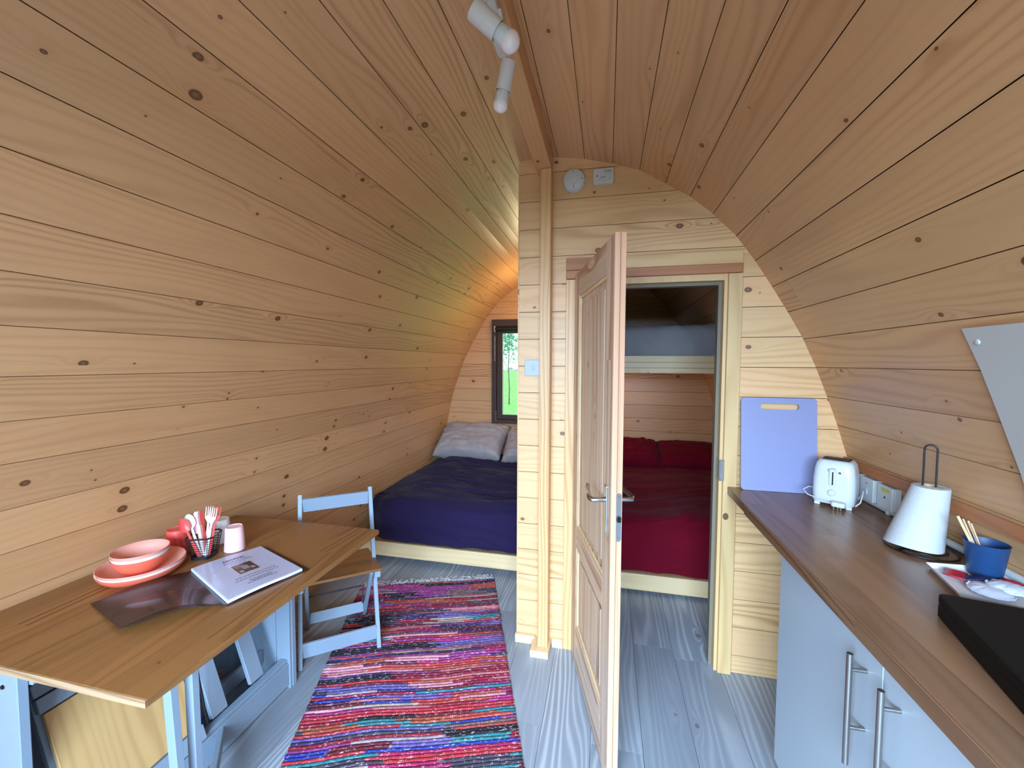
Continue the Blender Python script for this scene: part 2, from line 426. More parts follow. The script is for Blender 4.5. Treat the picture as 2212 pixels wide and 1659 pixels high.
LEFT_J = [.0, .137, .275, .42, .577, .73, .882, 1.033, 1.186, 1.339, 1.483, 1.635, 1.785, 1.923, 2.06, 2.21, 2.354, 2.50, 2.65, 2.80, 2.95, 3.10, ARC[-1]]
RIGHT_J = [.0, .09, .225, .365, .50, .64, .771, .906, 1.055, 1.198, 1.34, 1.475, 1.6145, 1.754, 1.893, 2.03, 2.17, 2.31, 2.45, 2.59, 2.73, 2.87, 3.01, 3.12, ARC[-1]]
ceil = struct('ceiling', 'curved pine plank ceiling rising to the ridge of the pod')
wl = struct('wall_left', 'long curved wall of pine planks behind the table and the navy bed')
wr = struct('wall_right', 'curved pine plank wall rising behind the worktop')
def vault_piece(par, side, s0, s1, ya, yb, mat):
    g = .0014; ss = [s0+g] + [a for a in ARC if s0+.025 < a < s1-.025] + [s1-g]
    inn = [at_arc(a) for a in ss]; n = len(inn)
    nn = Vector((inn[-1].y-inn[0].y, -(inn[-1].x-inn[0].x))).normalized()*-1
    if nn.x < 0 and nn.y < 0: nn = -nn
    out = [p + nn*.018 for p in inn][::-1]
    poly = [(XC+side*p.x, p.y) for p in inn + out]
    mb = MB().prism(poly, lambda p, q, d: (p, d, q), ya, yb)
    return part('plank', mb, mat, par, grain=(0, 1, 0))
for side, J in ((-1, LEFT_J), (1, RIGHT_J)):
    for i in range(len(J)-1):
        par = ceil if J[i] < 1.03 else (wl if side < 0 else wr)
        cuts = [Y0, Y1]
        if side > 0 and abs(J[i]-1.34) < .01: cuts = [Y0, 1.98, Y1]
        elif i % 5 == 2: cuts = [Y0, 3.3 if side > 0 else -.2, Y1]
        for a, b in zip(cuts, cuts[1:]): vault_piece(par, side, J[i], J[i+1], a+.0008, b-.0008, M['pine'])
# outer shell keeps daylight out of the joints
sh = MB()
for side in (-1, 1):
    pts = [(XC+side*(h*1.0+.03), z+.03) for h, z in PROF]
    for (ax, az), (bx, bz) in zip(pts, pts[1:]):
        sh.add([(ax, Y0-.05, az), (bx, Y0-.05, bz), (bx, Y1+.05, bz), (ax, Y1+.05, az)], [(0, 1, 2, 3)])
struct('trim_5', 'unseen dark shell behind the curved plank cladding that keeps daylight out of the joints', sh, M['gap'])

# ------------------------------------------------------------------ floor
fl = struct('floor', 'grey wood-look laminate plank floor')
rr = random.Random(3)
k0 = int(math.floor((-1.9-.159)/.2))
for k in range(k0, 7):
    xa, xb = .159+.2*k, .359+.2*k
    xa2, xb2 = max(xa, -1.93), min(xb, 1.25)
    if xb2 - xa2 < .02: continue
    off = {-1: 1.60, 1: 2.185, 0: .95, -2: 2.6, 2: 1.1}.get(k, rr.uniform(0, 1.3))
    ys = [Y0]; y = off - 1.3*math.ceil((off-Y0)/1.3)
    while y < Y1:
        if y > Y0+.05: ys.append(y)
        y += 1.3
    ys.append(Y1)
    for a, b in zip(ys, ys[1:]):
        part('floorboard', MB().box(xa2+.0008, xb2-.0008, a+.0008, b-.0008, -.012, 0), M['floor'], fl, grain=(0, 1, 0))
part('underlay', MB().box(-1.93, 1.25, Y0, Y1, -.05, -.0125), M['gap'], fl)

# ------------------------------------------------------------------ plank-clad upright walls
ROW0, PITCH = .0885, .1395
def clad(par, y, thick, mat, polyfn, holes, face=-1, z0=0.):
    """horizontal planks clipped to the pod section, minus rectangular holes; front face at y"""
    zs = [z0] + [ROW0+PITCH*i for i in range(0, 18) if ROW0+PITCH*i > z0+.02] + [2.60]
    for a, b in zip(zs, zs[1:]):
        a2, b2 = a+.0014, b-.0014
        rects = [(-9, 9, a2, b2)]
        for hx0, hx1, hz0, hz1 in holes:
            nr = []
            for (p, q, c, d) in rects:
                if hz1 <= c or hz0 >= d or hx1 <= p or hx0 >= q: nr.append((p, q, c, d)); continue
                nr += [(p, hx0, c, d), (hx1, q, c, d)]
                if d > hz1: nr.append((max(p, hx0), min(q, hx1), hz1, d))
                if c < hz0: nr.append((max(p, hx0), min(q, hx1), c, hz0))
            rects = nr
        groups = []
        for r in rects:
            pl = cliprect(polyfn, *r)
            if len(pl) > 2 and max(p[0] for p in pl)-min(p[0] for p in pl) > .004: groups.append(pl)
        if len(groups) == 3 or (len(groups) > 1 and b2-a2 > 0 and any(abs(min(q[1] for q in g)-a2) > .002 for g in groups)):
            mb = MB()
            for g in groups: mb.prism(g, lambda p, q, d: (p, d, q), y, y+thick)
            part('plank', mb, mat, par, grain=(1, 0, 0))
        else:
            for g in groups:
                part('plank', MB().prism(g, lambda p, q, d: (p, d, q), y, y+thick), mat, par, grain=(1, 0, 0))
INS = inside_poly()
PX0 = -.450                                  # free edge of the partition
DX0, DX1, DZ = -.150, .553, 1.912             # rough door opening
wp = struct('wall_partition', 'pine plank partition across the pod with the doorway in it')
part_poly = clip(INS, -1, 0, -PX0)
clad(wp, YP, .018, M['pine_wall'], part_poly, [(DX0, DX1, 0, DZ)])
core = MB()
for r in ((PX0+.002, DX0, 0, 2.6), (DX1, 9, 0, 2.6), (DX0, DX1, DZ, 2.6)):
    g = cliprect(clip(inside_poly(.004), -1, 0, -PX0), *r); core.prism(g, lambda p, q, d: (p, d, q), YP+.019, YP+.060)
part('stud_core', core, M['gap'], wp)
clad(wp, YP+.061, .018, M['pine_wall'], clip(INS, -1, 0, -PX0), [(DX0, DX1, 0, DZ)])
part('end_cap', MB().box(PX0-.006, PX0-.0005, YP-.0005, YP+.08, 0, 2.515), M['pine_wall'], wp)

# divider between the navy bed alcove and the red bunk room
wd = struct('wall_divider', 'pine plank wall between the navy bed alcove and the bunk room')
zs = [0.] + [ROW0+PITCH*i for i in range(0, 18)] + [2.51]
for a, b in zip(zs, zs[1:]):
    for x0, x1 in ((PX0, PX0+.018), (PX0+.062, PX0+.08)):
        part('plank', MB().box(x0, x1, YP+.082, Y1-.001, a+.0014, b-.0014), M['pine_wall'], wd, grain=(0, 1, 0))
part('stud_core', MB().box(PX0+.0185, PX0+.0615, YP+.082, Y1-.001, 0, 2.505), M['gap'], wd)

# back wall with window hole
WX0, WX1, WZ0, WZ1 = -1.262, -.52, .816, 1.982
wb = struct('wall_back', 'far gable wall of pine planks with the dark window')
clad(wb, Y1, .018, M['pine'], INS, [(WX0, WX1, WZ0, WZ1)])
core = MB()
for r in ((-9, WX0, 0, 2.6), (WX1, 9, 0, 2.6), (WX0, WX1, 0, WZ0), (WX0, WX1, WZ1, 2.6)):
    core.prism(cliprect(inside_poly(-.07), *r), lambda p, q, d: (p, d, q), Y1+.019, Y1+.07)
part('stud_core', core, M['gap'], wb)

# front gable behind the viewer, with the glazed entrance
wf = struct('wall_front', 'front gable wall behind the viewer with glazed entrance')
clad(wf, Y0-.018, .018, M['pine'], INS, [(-1.10, .82, .1, 2.02)])
core = MB()
for r in ((-9, -1.10, 0, 2.6), (.82, 9, 0, 2.6), (-1.10, .82, 0, .1), (-1.10, .82, 2.02, 2.6)):
    core.prism(cliprect(inside_poly(-.07), *r), lambda p, q, d: (p, d, q), Y0-.07, Y0-.019)
part('stud_core', core, M['gap'], wf)
wf2 = struct('window_2', 'glazed entrance doors behind the viewer')
part('window_frame', MB().box(-1.10, -1.06, Y0-.07, Y0-.01, .1, 2.02).box(.78, .82, Y0-.07, Y0-.01, .1, 2.02).box(-1.06, .78, Y0-.07, Y0-.01, .1, .14)
     .box(-1.06, .78, Y0-.07, Y0-.01, 1.98, 2.02).box(-.16, -.12, Y0-.07, Y0-.01, .14, 1.98), M['dark_stain'], wf2)
part('glass_pane', MB().box(-1.06, .78, Y0-.045, Y0-.041, .14, 1.98), M['glass'], wf2)

# ------------------------------------------------------------------ window over the navy bed
w1 = struct('window_1', 'dark stained window above the grey pillows')
fw = .055
part('window_frame', MB().box(WX0, WX0+fw, Y1-.03, Y1+.06, WZ0, WZ1).box(WX1-fw, WX1, Y1-.03, Y1+.06, WZ0, WZ1)
     .box(WX0+fw, WX1-fw, Y1-.03, Y1+.06, WZ1-.075, WZ1).box(WX0+fw, WX1-fw, Y1-.03, Y1+.06, WZ0, WZ0+.045), M['dark_stain'], w1, bevel=.002)
sx0, sx1, sz0, sz1 = WX0+fw+.002, WX1-fw-.002, WZ0+.047, WZ1-.077
part('casement', MB().box(sx0, sx0+.062, Y1-.012, Y1+.045, sz0, sz1).box(sx1-.062, sx1, Y1-.012, Y1+.045, sz0, sz1)
     .box(sx0+.062, sx1-.062, Y1-.012, Y1+.045, sz1-.075, sz1).box(sx0+.062, sx1-.062, Y1-.012, Y1+.045, sz0, sz0+.052), M['dark_stain'], w1, bevel=.002)
part('glass_pane', MB().box(sx0+.062, sx1-.062, Y1+.018, Y1+.022, sz0+.052, sz1-.075), M['glass'], w1)
part('glazing_bead', MB().box(sx0+.062, sx0+.067, Y1-.005, Y1+.016, sz0+.052, sz1-.075).box(sx0+.067, sx1-.062, Y1-.005, Y1+.016, sz0+.052, sz0+.057), M['ivory'], w1, label='pale glazing bead')
bl = thing('roller_blind', 'rolled-up black roller blind at the head of the dark window', 'blind', (-.89, Y1-.05, 1.87))
part('blind_roll', MB().tube([(WX0+.05, Y1-.055, 1.872), (WX1-.04, Y1-.055, 1.872)], .022, 12), M['black'], bl, smooth=60)
part('end_bracket', MB().box(WX0+.042, WX0+.048, Y1-.085, Y1-.03, 1.845, 1.905).box(WX0+.042, WX0+.062, Y1-.085, Y1-.08, 1.845, 1.852), M['white_plastic'], bl, bevel=.001)
part('blind_cord', MB().tube([(WX0+.045, Y1-.06, 1.80-.04*i + 0) for i in range(0, 8)], [.0035 if i % 2 else .0022 for i in range(8)], 6), M['white_plastic'], bl)
part('hinge', MB().box(WX0+.050, WX0+.058, Y1-.037, Y1-.0305, .84, .96), M['chrome'], w1, bevel=.001)

# ------------------------------------------------------------------ skirting, post, ridge beam, battens
sk = struct('baseboard_partition', 'pale square-edged baseboard at the foot of the partition')
part('baseboard_piece', MB().box(PX0-.01, -.352, YP-.022, YP-.001, .0, .045), M['pine_pale'], sk, bevel=.002)
part('baseboard_piece', MB().box(-.262, -.206, YP-.022, YP-.001, .0, .045), M['pine_pale'], sk, bevel=.002)
part('foot_block', MB().box(-.362, -.268, YP-.118, YP-.001, 0, .036), M['pine_pale'], sk, bevel=.003)
struct('trim_1', 'square pine post fixed to the partition under the ridge beam',
       MB().box(-.328, -.276, YP-.085, YP-.001, .037, 2.444), M['pine_post'], bevel=.002)
struct('trim_2', 'square ridge beam running along the top of the ceiling',
       MB().box(-.352, -.277, Y0+.002, YP-.001, 2.446, 2.5285), M['pine'], bevel=.002)
struct('trim_3', 'pine batten along the right wall above the sockets',
       MB().add([(1.045, .2, 1.045), (1.068, .2, 1.045), (1.050, .2, 1.085), (1.045, .2, 1.085), (1.045, YP-.001, 1.045), (1.068, YP-.001, 1.045), (1.050, YP-.001, 1.085), (1.045, YP-.001, 1.085)],
                [(0, 1, 2, 3), (7, 6, 5, 4), (0, 4, 5, 1), (1, 5, 6, 2), (2, 6, 7, 3), (3, 7, 4, 0)]), M['pine_red'])
cs = struct('trim_4', 'pale pine casing and head board around the doorway')
part('casing_right', MB().box(.545, .605, YP-.02, YP-.0005, .0, 1.918), M['pine_smooth'], cs, bevel=.002)
part('casing_left', MB().box(-.205, -.158, YP-.02, YP-.0005, .0, 1.918), M['pine_post'], cs, bevel=.002)
part('head_casing', MB().box(-.205, .605, YP-.022, YP-.0005, 1.92, 1.962), M['pine_red'], cs, bevel=.002, label='reddish lower head board')
part('head_casing', MB().box(.085, .605, YP-.018, YP-.0005, 1.963, 2.022), M['pine_smooth'], cs, bevel=.0015)
part('head_block', MB().box(-.205, .082, YP-.022, YP-.0005, 1.963, 2.022), M['pine_red'], cs, bevel=.0015)
part('door_lining', MB().box(DX0-.0005, DX0+.022, YP-.002, YP+.082, 0, DZ).box(DX1-.022, DX1+.0005, YP-.002, YP+.082, 0, DZ).box(DX0+.022, DX1-.022, YP-.002, YP+.082, DZ-.022, DZ), M['pine_smooth'], cs)
greymat = plain('grey_door_seal', S(122, 112, 92), .6)
part('door_stop', MB().box(DX1-.036, DX1-.022, YP+.042, YP+.082, 0, DZ-.022).box(DX0+.022, DX0+.036, YP+.042, YP+.082, 0, DZ-.022).box(DX0+.036, DX1-.036, YP+.042, YP+.082, DZ-.036, DZ-.022), greymat, cs)
part('casing_knot', MB().lathe([(.017, 0), (.016, .0006), (0, .0006)], n=24, tf=Matrix.Translation((.561, YP-.0202, .775)) @ Matrix.Rotation(PI/2, 4, 'X') @ Matrix.Diagonal((.75, 1, 1, 1))), plain('brown_knot', S(112, 74, 48), .6), cs)
part('strike_plate', MB().box(.5275, .531, YP+.002, YP+.036, .945, 1.045).box(.5275, .549, YP-.0225, YP-.0205, .945, 1.045), M['chrome'], cs, bevel=.0008)

# ------------------------------------------------------------------ open door
ang = math.atan2(1.50-(YP-.02), .028+.140)
DW = .69; DT = .038
d1 = thing('door_1', 'bare pine panelled door standing open into the room', kind='structure', loc=(-.122, YP-.026, .008), rot=(0, 0, ang))
# local: x from hinge to free edge, y thickness (0..-DT is visible side), z up
H = 1.925
def dbox(x0, x1, z0, z1, y0=-DT, y1=0.): return MB().box(x0, x1, y0, y1, z0, z1)
part('hinge_stile', dbox(0, .105, 0, H), M['door_pine'], d1, local=True, bevel=.0015, grain=(0, 0, 1))
part('lock_stile', dbox(DW-.105, DW-.004, 0, H), M['door_pine'], d1, local=True, bevel=.0015, grain=(0, 0, 1))
part('door_edge', dbox(DW-.0035, DW+.0005, 0, H), M['door_edge'], d1, local=True, grain=(0, 0, 1), label='paler planed edge of the door with a central joint line')
part('edge_joint', dbox(DW+.0005, DW+.0009, 0, H, -DT*.5-.0006, -DT*.5+.0006), M['gap'], d1, local=True)
part('top_rail', dbox(.105, DW-.105, H-.115, H), M['door_pine'], d1, local=True, bevel=.0015, grain=(1, 0, 0))
part('mid_rail', dbox(.105, DW-.105, .595, .70), M['door_pine'], d1, local=True, bevel=.0015, grain=(1, 0, 0))
part('bottom_rail', dbox(.105, DW-.105, 0, .20), M['door_pine'], d1, local=True, bevel=.0015, grain=(1, 0, 0))
for z0, z1 in ((.70, H-.115), (.20, .595)):
    pn = part('door_panel', MB().box(.105, DW-.105, -DT+.013, -.013, z0, z1), M['door_pine'], d1, local=True, grain=(0, 0, 1))
    for yy in (-DT+.013, -.013):
        sg = -1 if yy < -DT/2 else 1
        part('raised_field', MB().box(.150, DW-.150, min(yy, yy+sg*.006), max(yy, yy+sg*.006), z0+.045, z1-.045), M['door_pine'], pn, local=True, bevel=.004, grain=(0, 0, 1))
        w = .014; e = sg*.009
        ya, yb = min(yy, yy+e), max(yy, yy+e)
        part('panel_moulding', MB().box(.105, .105+w, ya, yb, z0, z1).box(DW-.105-w, DW-.105, ya, yb, z0, z1).box(.105+w, DW-.105-w, ya, yb, z0, z0+w).box(.105+w, DW-.105-w, ya, yb, z1-w, z1),
             M['pine_pale'], pn, local=True, bevel=.002, grain=(0, 0, 1))
hz = 1.005
for sg, yb in ((-1, -DT), (1, 0.)):
    hd = part('door_handle', MB().box(DW-.072, DW-.038, min(yb, yb+sg*.007), max(yb, yb+sg*.007), hz-.11, hz+.055), M['chrome'], d1, local=True, bevel=.0025, label='chrome lever handle on a long back plate')
    y2 = yb+sg*.052
    part('lever', MB().tube([(DW-.055, yb+sg*.005, hz+.005), (DW-.055, yb+sg*.03, hz+.005), (DW-.055, y2, hz+.005), (DW-.068, y2+sg*.006, hz+.007), (DW-.10, y2+sg*.003, hz+.010), (DW-.15, y2-sg*.004, hz+.014), (DW-.172, y2-sg*.010, hz+.026)],
                            [.009, .0085, .0095, .0095, .0085, .0085, .007], 10), M['chrome'], hd, local=True, smooth=50)
lp = part('lock_plate', MB().prism([(math.cos(a)*.0095-DT*.30, (math.sin(a)*.0095 + (.075 if math.sin(a) > 0 else -.075))+.965) for a in [2*PI*k/20 for k in range(20)]],
                                   lambda p, q, d: (d, p, q), DW+.0006, DW+.0022), M['chrome'], d1, local=True)
part('latch_bolt', MB().box(DW+.0022, DW+.010, -DT*.30-.0065, -DT*.30+.0065, .950, .968), M['dark_slot'], lp, local=True, bevel=.001)
part('plate_screw', MB().lathe([(.004, 0), (.0035, .0012), (0, .0014)], n=10, tf=Matrix.Translation((DW+.0022, -DT*.30, 1.035)) @ Matrix.Rotation(PI/2, 4, 'Y')), M['chrome'], lp, local=True)
part('plate_screw', MB().lathe([(.004, 0), (.0035, .0012), (0, .0014)], n=10, tf=Matrix.Translation((DW+.0022, -DT*.30, .892)) @ Matrix.Rotation(PI/2, 4, 'Y')), M['chrome'], lp, local=True)

# ------------------------------------------------------------------ fittings on the partition
def rrect(x0, x1, z0, z1, r, n=5):
    pl = []
    for cx, cz, a0 in ((x1-r, z1-r, 0), (x0+r, z1-r, 90), (x0+r, z0+r, 180), (x1-r, z0+r, 270)):
        for k in range(n+1):
            a = math.radians(a0+90*k/n); pl.append((cx+r*math.cos(a), cz+r*math.sin(a)))
    return pl
XZY = lambda p, q, d: (p, d, q)
sw = thing('light_switch', 'white single light switch on the partition left of the post', 'switch', (-.376, YP, 1.474))
part('face_plate', MB().prism(rrect(-.417, -.334, 1.432, 1.516, .004), XZY, YP-.009, YP-.0005), M['switch_white'], sw, bevel=.002)
part('rocker', MB().box(-.381, -.366, YP-.014, YP-.0095, 1.461, 1.487), M['switch_white'], sw, bevel=.0015)
part('screw_cap', MB().lathe([(.003, 0), (.0025, .001), (0, .0012)], n=10, tf=Matrix.Translation((-.407, YP-.0092, 1.474)) @ Matrix.Rotation(PI/2, 4, 'X')), M['ivory'], sw)

def disc_tf(x, y, z): return Matrix.Translation((x, y, z)) @ Matrix.Rotation(PI/2, 4, 'X')
AX, AZ = -.172, 2.402
al = thing('smoke_alarm', 'round white smoke alarm high on the partition beside the post', 'smoke alarm', (AX, YP, AZ))
part('alarm_base', MB().lathe([(.056, 0, 1), (.056, .012, 1), (.052, .016, 0)], n=72, ribs=.0011, tf=disc_tf(AX, YP-.0008, AZ)), M['ivory'], al)
part('alarm_cover', MB().lathe([(.052, .0162), (.053, .026), (.050, .032), (.040, .036), (.0245, .0375), (.0243, .0365), (.0225, .0365), (.0220, .0385), (0, .0390)], n=48, tf=disc_tf(AX, YP-.0008, AZ)), M['white_plastic'], al, smooth=40)
part('sounder_slot', MB().box(AX-.0010, AX+.0010, YP-.0380, YP-.0362, AZ-.045, AZ-.026), M['dark_slot'], al)
part('sounder_slot', MB().box(AX+.026, AX+.046, YP-.0378, YP-.0355, AZ-.0008, AZ+.0008), M['dark_slot'], al)
part('indicator_hole', MB().lathe([(.0028, .0), (.0028, .0384-.036), (0, .0026)], n=12, tf=disc_tf(AX-.002, YP-.0345, AZ+.038)), M['dark_slot'], al)
co = thing('carbon_monoxide_alarm', 'small white rectangular carbon monoxide alarm right of the round alarm', 'alarm', (-.03, YP, 2.408))
cx0, cx1, cz0, cz1 = -.079, .018, 2.372, 2.443
part('alarm_case', MB().prism(rrect(cx0, cx1, cz0, cz1, .008), XZY, YP-.030, YP-.0008), M['white_plastic'], co, bevel=.003)
part('test_button', MB().lathe([(.0085, 0), (.008, .0012), (.007, .0012), (.007, .0005), (0, .0007)], n=24, tf=disc_tf(cx1-.018, YP-.0302, cz0+.031)), M['ivory'], co)
for i in range(3): part('indicator_light', MB().lathe([(.0022, 0), (.002, .0006), (0, .0007)], n=10, tf=disc_tf(cx0+.040+.009*i, YP-.0302, cz0+.030)), M['dark_slot'], co)
pr = MB().box(cx1-.053, cx1-.006, YP-.0306, YP-.0302, cz1-.0245, cz1-.0235)
pr.prism([(cx0+.020, cz0+.030), (cx0+.026, cz0+.036), (cx0+.020, cz0+.042), (cx0+.014, cz0+.036)], XZY, YP-.0306, YP-.0302)
for a, b, z in ((.024, .035, .016), (.042, .062, .010), (.070, .086, .016), (.030, .060, .022)): pr.box(cx0+a, cx0+b, YP-.0305, YP-.0302, cz0+z, cz0+z+.0012)
part('printed_marks', pr, M['grey_print'], co)
def text(body, size, mat, parent, tf, name='lettering', ext=.0003):
    cu = bpy.data.curves.new(name, 'FONT'); cu.body = body; cu.size = size; cu.extrude = ext; cu.align_x = 'CENTER'; cu.align_y = 'CENTER'; cu.resolution_u = 3
    t = bpy.data.objects.new('tmp', cu); COL.objects.link(t); bpy.context.view_layer.update()
    me = bpy.data.meshes.new_from_object(t.evaluated_get(bpy.context.evaluated_depsgraph_get())); bpy.data.objects.remove(t)
    me.name = name; inv = WM[parent.name].inverted() if parent else Matrix.Identity(4)
    me.transform(inv @ tf); me.materials.clear(); me.materials.append(mat)
    o = bpy.data.objects.new(name, me); COL.objects.link(o); o.parent = parent; return o
text('Kidde', .015, M['black_print'], co, Matrix.Translation((cx1-.026, YP-.0303, cz1-.014)) @ Matrix.Rotation(PI/2, 4, 'X') @ Matrix.Shear('XZ', 4, (0, 0)))

# ------------------------------------------------------------------ ceiling spotlights
sp = thing('ceiling_spotlight', 'white ceiling spotlight bar with two swivelling heads below the ridge beam', 'spotlight', (-.315, 1.05, 2.446))
part('mounting_bar', MB().rbox(-.335, -.293, .62, 1.28, 2.424, 2.4455, .02), M['white_metal'], sp, bevel=.003)
def head(p0, p1, bulb, stem, R, bn=None):
    p0, p1, bulb = Vector(p0), Vector(p1), Vector(bulb); d = (p1-p0).normalized()
    q = d.to_track_quat('Z', 'Y').to_matrix().to_4x4(); L = (p1-p0).length
    hd = part('lamp_head', MB().lathe([(0, 0), (R*.96, 0), (R, .003), (R, L), (R*.94, L), (R*.92, L-.012), (0, L-.014)], n=28, tf=Matrix.Translation(p0) @ q), M['white_metal'], sp, smooth=40)
    part('bulb_collar', MB().lathe([(R*.62, L-.013), (R*.80, L), (R*.88, L+.012), (R*.90, L+.024), (R*.86, L+.027), (0, L+.027)], n=24, tf=Matrix.Translation(p0) @ q), M['white_plastic'], hd, smooth=40)
    Rb = R*1.02; zb = L+.0275+Rb*.35; pr = [(Rb*math.cos(a), zb+Rb*.95*math.sin(a)) for a in [-.45+(PI/2+.45)*k/10 for k in range(10)]] + [(0, zb+Rb*.95)]
    part('bulb', MB().lathe(pr, n=24, tf=Matrix.Translation(p0) @ q), M['frosted'], hd, smooth=60)
    part('swivel_arm', MB().tube(stem, .0055, 8), M['white_metal'], sp, smooth=50)
head((-.322, .985, 2.338), (-.268, 1.01, 2.298), (0, 0, 0), [(-.298, .975, 2.424), (-.293, .985, 2.39), (-.296, .995, 2.352)], .025)
head((-.283, 1.19, 2.352), (-.303, 1.205, 2.282), (0, 0, 0), [(-.288, 1.10, 2.424), (-.283, 1.13, 2.39), (-.283, 1.175, 2.362), (-.283, 1.19, 2.350)], .0215)

# ------------------------------------------------------------------ hidden warm lamps that light the two sleeping spaces
def wall_lamp(label, x, y, z, sx, e, col=(1., .80, .44)):
    t = thing('wall_lamp', label, 'wall lamp', (x, y, z))
    part('lamp_back_plate', MB().rbox(min(x, x+sx*.012), max(x, x+sx*.012), y-.05, y+.05, z-.05, z+.05, .005), M['white_metal'], t)
    part('lamp_shade', MB().lathe([(.045, -.05), (.05, 0), (.045, .05)], (x+sx*.066, y, z), n=24), M['lit_bulb'], t, smooth=40)
    l = bpy.data.lights.new('warm_bulb', 'POINT'); l.energy = e; l.color = col; l.shadow_soft_size = .05
    o = bpy.data.objects.new('warm_bulb', l); COL.objects.link(o); o.location = (x+sx*.16, y, z)
wall_lamp('small lit wall lamp high on the divider beside the navy bed', PX0, 3.95, 2.08, -1, 6.0, (1., .86, .50))
wall_lamp('small lit wall lamp on the divider under the bunk', PX0+.08, 4.0, 1.22, 1, 1.6)

# ------------------------------------------------------------------ beds
def sm(a, b, x):
    t = max(0, min(1, (x-a)/(b-a))); return t*t*(3-2*t)
def fold(x, y, sx, sy, seed, amp):
    n = noise.noise(Vector((x*sx+seed, y*sy, seed)))*1.0; m = 1-abs(noise.noise(Vector((x*sx*1.7+4, y*sy*1.9+seed, 2.2))))*2.6
    return amp*(n*.7 + max(0, m)**2*.55)
def duvet(name, label, mat, x0, x1, yb, yf, ztop, zhem, par_group, seed, side_left=None, angle=.2, amp=.02, bulge=.05):
    r = .15; L1 = (yb-yf-r); La = r*PI/2; L2 = ztop-r-zhem; LT = L1+La+L2
    def fn(u, v):
        s = v*LT; x = x0+(x1-x0)*u
        if s < L1: y, z, ny, nz = yb-s, ztop, 0, 1
        elif s < L1+La:
            a = (s-L1)/r; y, z, ny, nz = yf+r-r*math.sin(a), ztop-r+r*math.cos(a), -math.sin(a), math.cos(a)
        else: y, z, ny, nz = yf, ztop-r-(s-L1-La), -1, 0
        cc, ss = math.cos(angle), math.sin(angle)
        xx, yy2 = x*cc+s*ss, -x*ss+s*cc
        d = fold(xx, yy2, 1.1, 5.2, seed, amp) + .35*fold(xx, yy2, 2.6, 13., seed+9, amp*.6) + amp*.6*noise.noise(Vector((x*2.2, s*2, seed)))
        if s > L1+La*.5: d *= .55; 
        d += bulge*math.sin(PI*min(1, max(0, (s-L1)/(La+L2))))*.6
        if side_left is not None:
            e = sm(x0+.30, x0, x); z -= side_left*e*(1 if nz > .3 else .4); y += .10*e*e*(1 if s > L1 else 0) 
        d *= .25+.75*sm(x0, x0+.22, x)
        y += ny*d; z += nz*d
        if v > .97: z += .012*noise.noise(Vector((x*6, 0, seed)))
        return Vector((x, y, z))
    mb = MB().grid(fn, 110, 150)
    return part(name, mb, mat, smooth=True, label=label, cat='duvet')
b1 = thing('double_bed', 'low pine platform bed in the alcove under the navy duvet', 'bed', (-1.15, 3.7, 0))
part('side_board', MB().box(-1.845, PX0-.012, 2.782, 2.806, .045, .150), M['pine_pale'], b1, bevel=.003)
part('bed_base', MB().box(-1.83, PX0-.012, 2.808, Y1-.005, .05, .14), M['pine_post'], b1)
part('mattress', MB().box(-1.66, PX0-.02, 2.95, Y1-.01, .141, .38), M['white_cloth'], b1, bevel=.02)
duvet('duvet', 'navy purple duvet spread over the double bed', M['navy_cloth'], -1.80, PX0-.010, 4.40, 2.80, .485, .165, None, 3., side_left=.05, angle=.18, amp=.040, bulge=.05)
def pillow(name, label, mat, c, w, d, h, rot, seed, group=None, wr=.012):
    t = Matrix.Translation(c) @ Euler(rot).to_matrix().to_4x4()
    mb = MB()
    def side(sgn):
        def fn(u, v):
            a, b = u*2-1, v*2-1
            e = max(0, (1-abs(a)**2.6))*max(0, (1-abs(b)**2.6)); th = h/2*e**.42
            pinch = 1-.07*(abs(a)**3)*(1-abs(b)) ; px = a*w/2*(1-.05*(1-abs(b)**2)*abs(a)**4) ; py = b*d/2*(1-.09*(1-abs(a)**2)*abs(b)**3)
            wk = wr*(noise.noise(Vector((a*2.2+seed, b*5.2, seed)))+.5*noise.noise(Vector((a*6+b*3, b*11+seed, 4.)))+.8*(1-abs(noise.noise(Vector((a*4.5+b*2, b*8+seed, 1.3+seed))))*2.4)*(.25+abs(a)**1.5)) * min(1, e*5)
            return t @ Vector((px, py, sgn*(th+wk)))
        return fn
    mb.grid(side(1), 44, 30); mb.grid(side(-1), 44, 30)
    return part(name, mb, mat, smooth=True, weld=True, label=label, cat='pillow', group=group)
pillow('pillow', 'large silver grey pillow leaning in the left corner of the bed', M['grey_cloth'], (-1.42, 4.30, .645), .76, .50, .27, (math.radians(34), 0, math.radians(-3)), 1., 'grey bed pillows', .026)
pillow('pillow', 'silver grey pillow under the window, half hidden by the partition', M['grey_cloth'], (-.755, 4.27, .615), .58, .46, .26, (math.radians(32), 0, math.radians(3)), 6., 'grey bed pillows', .028)

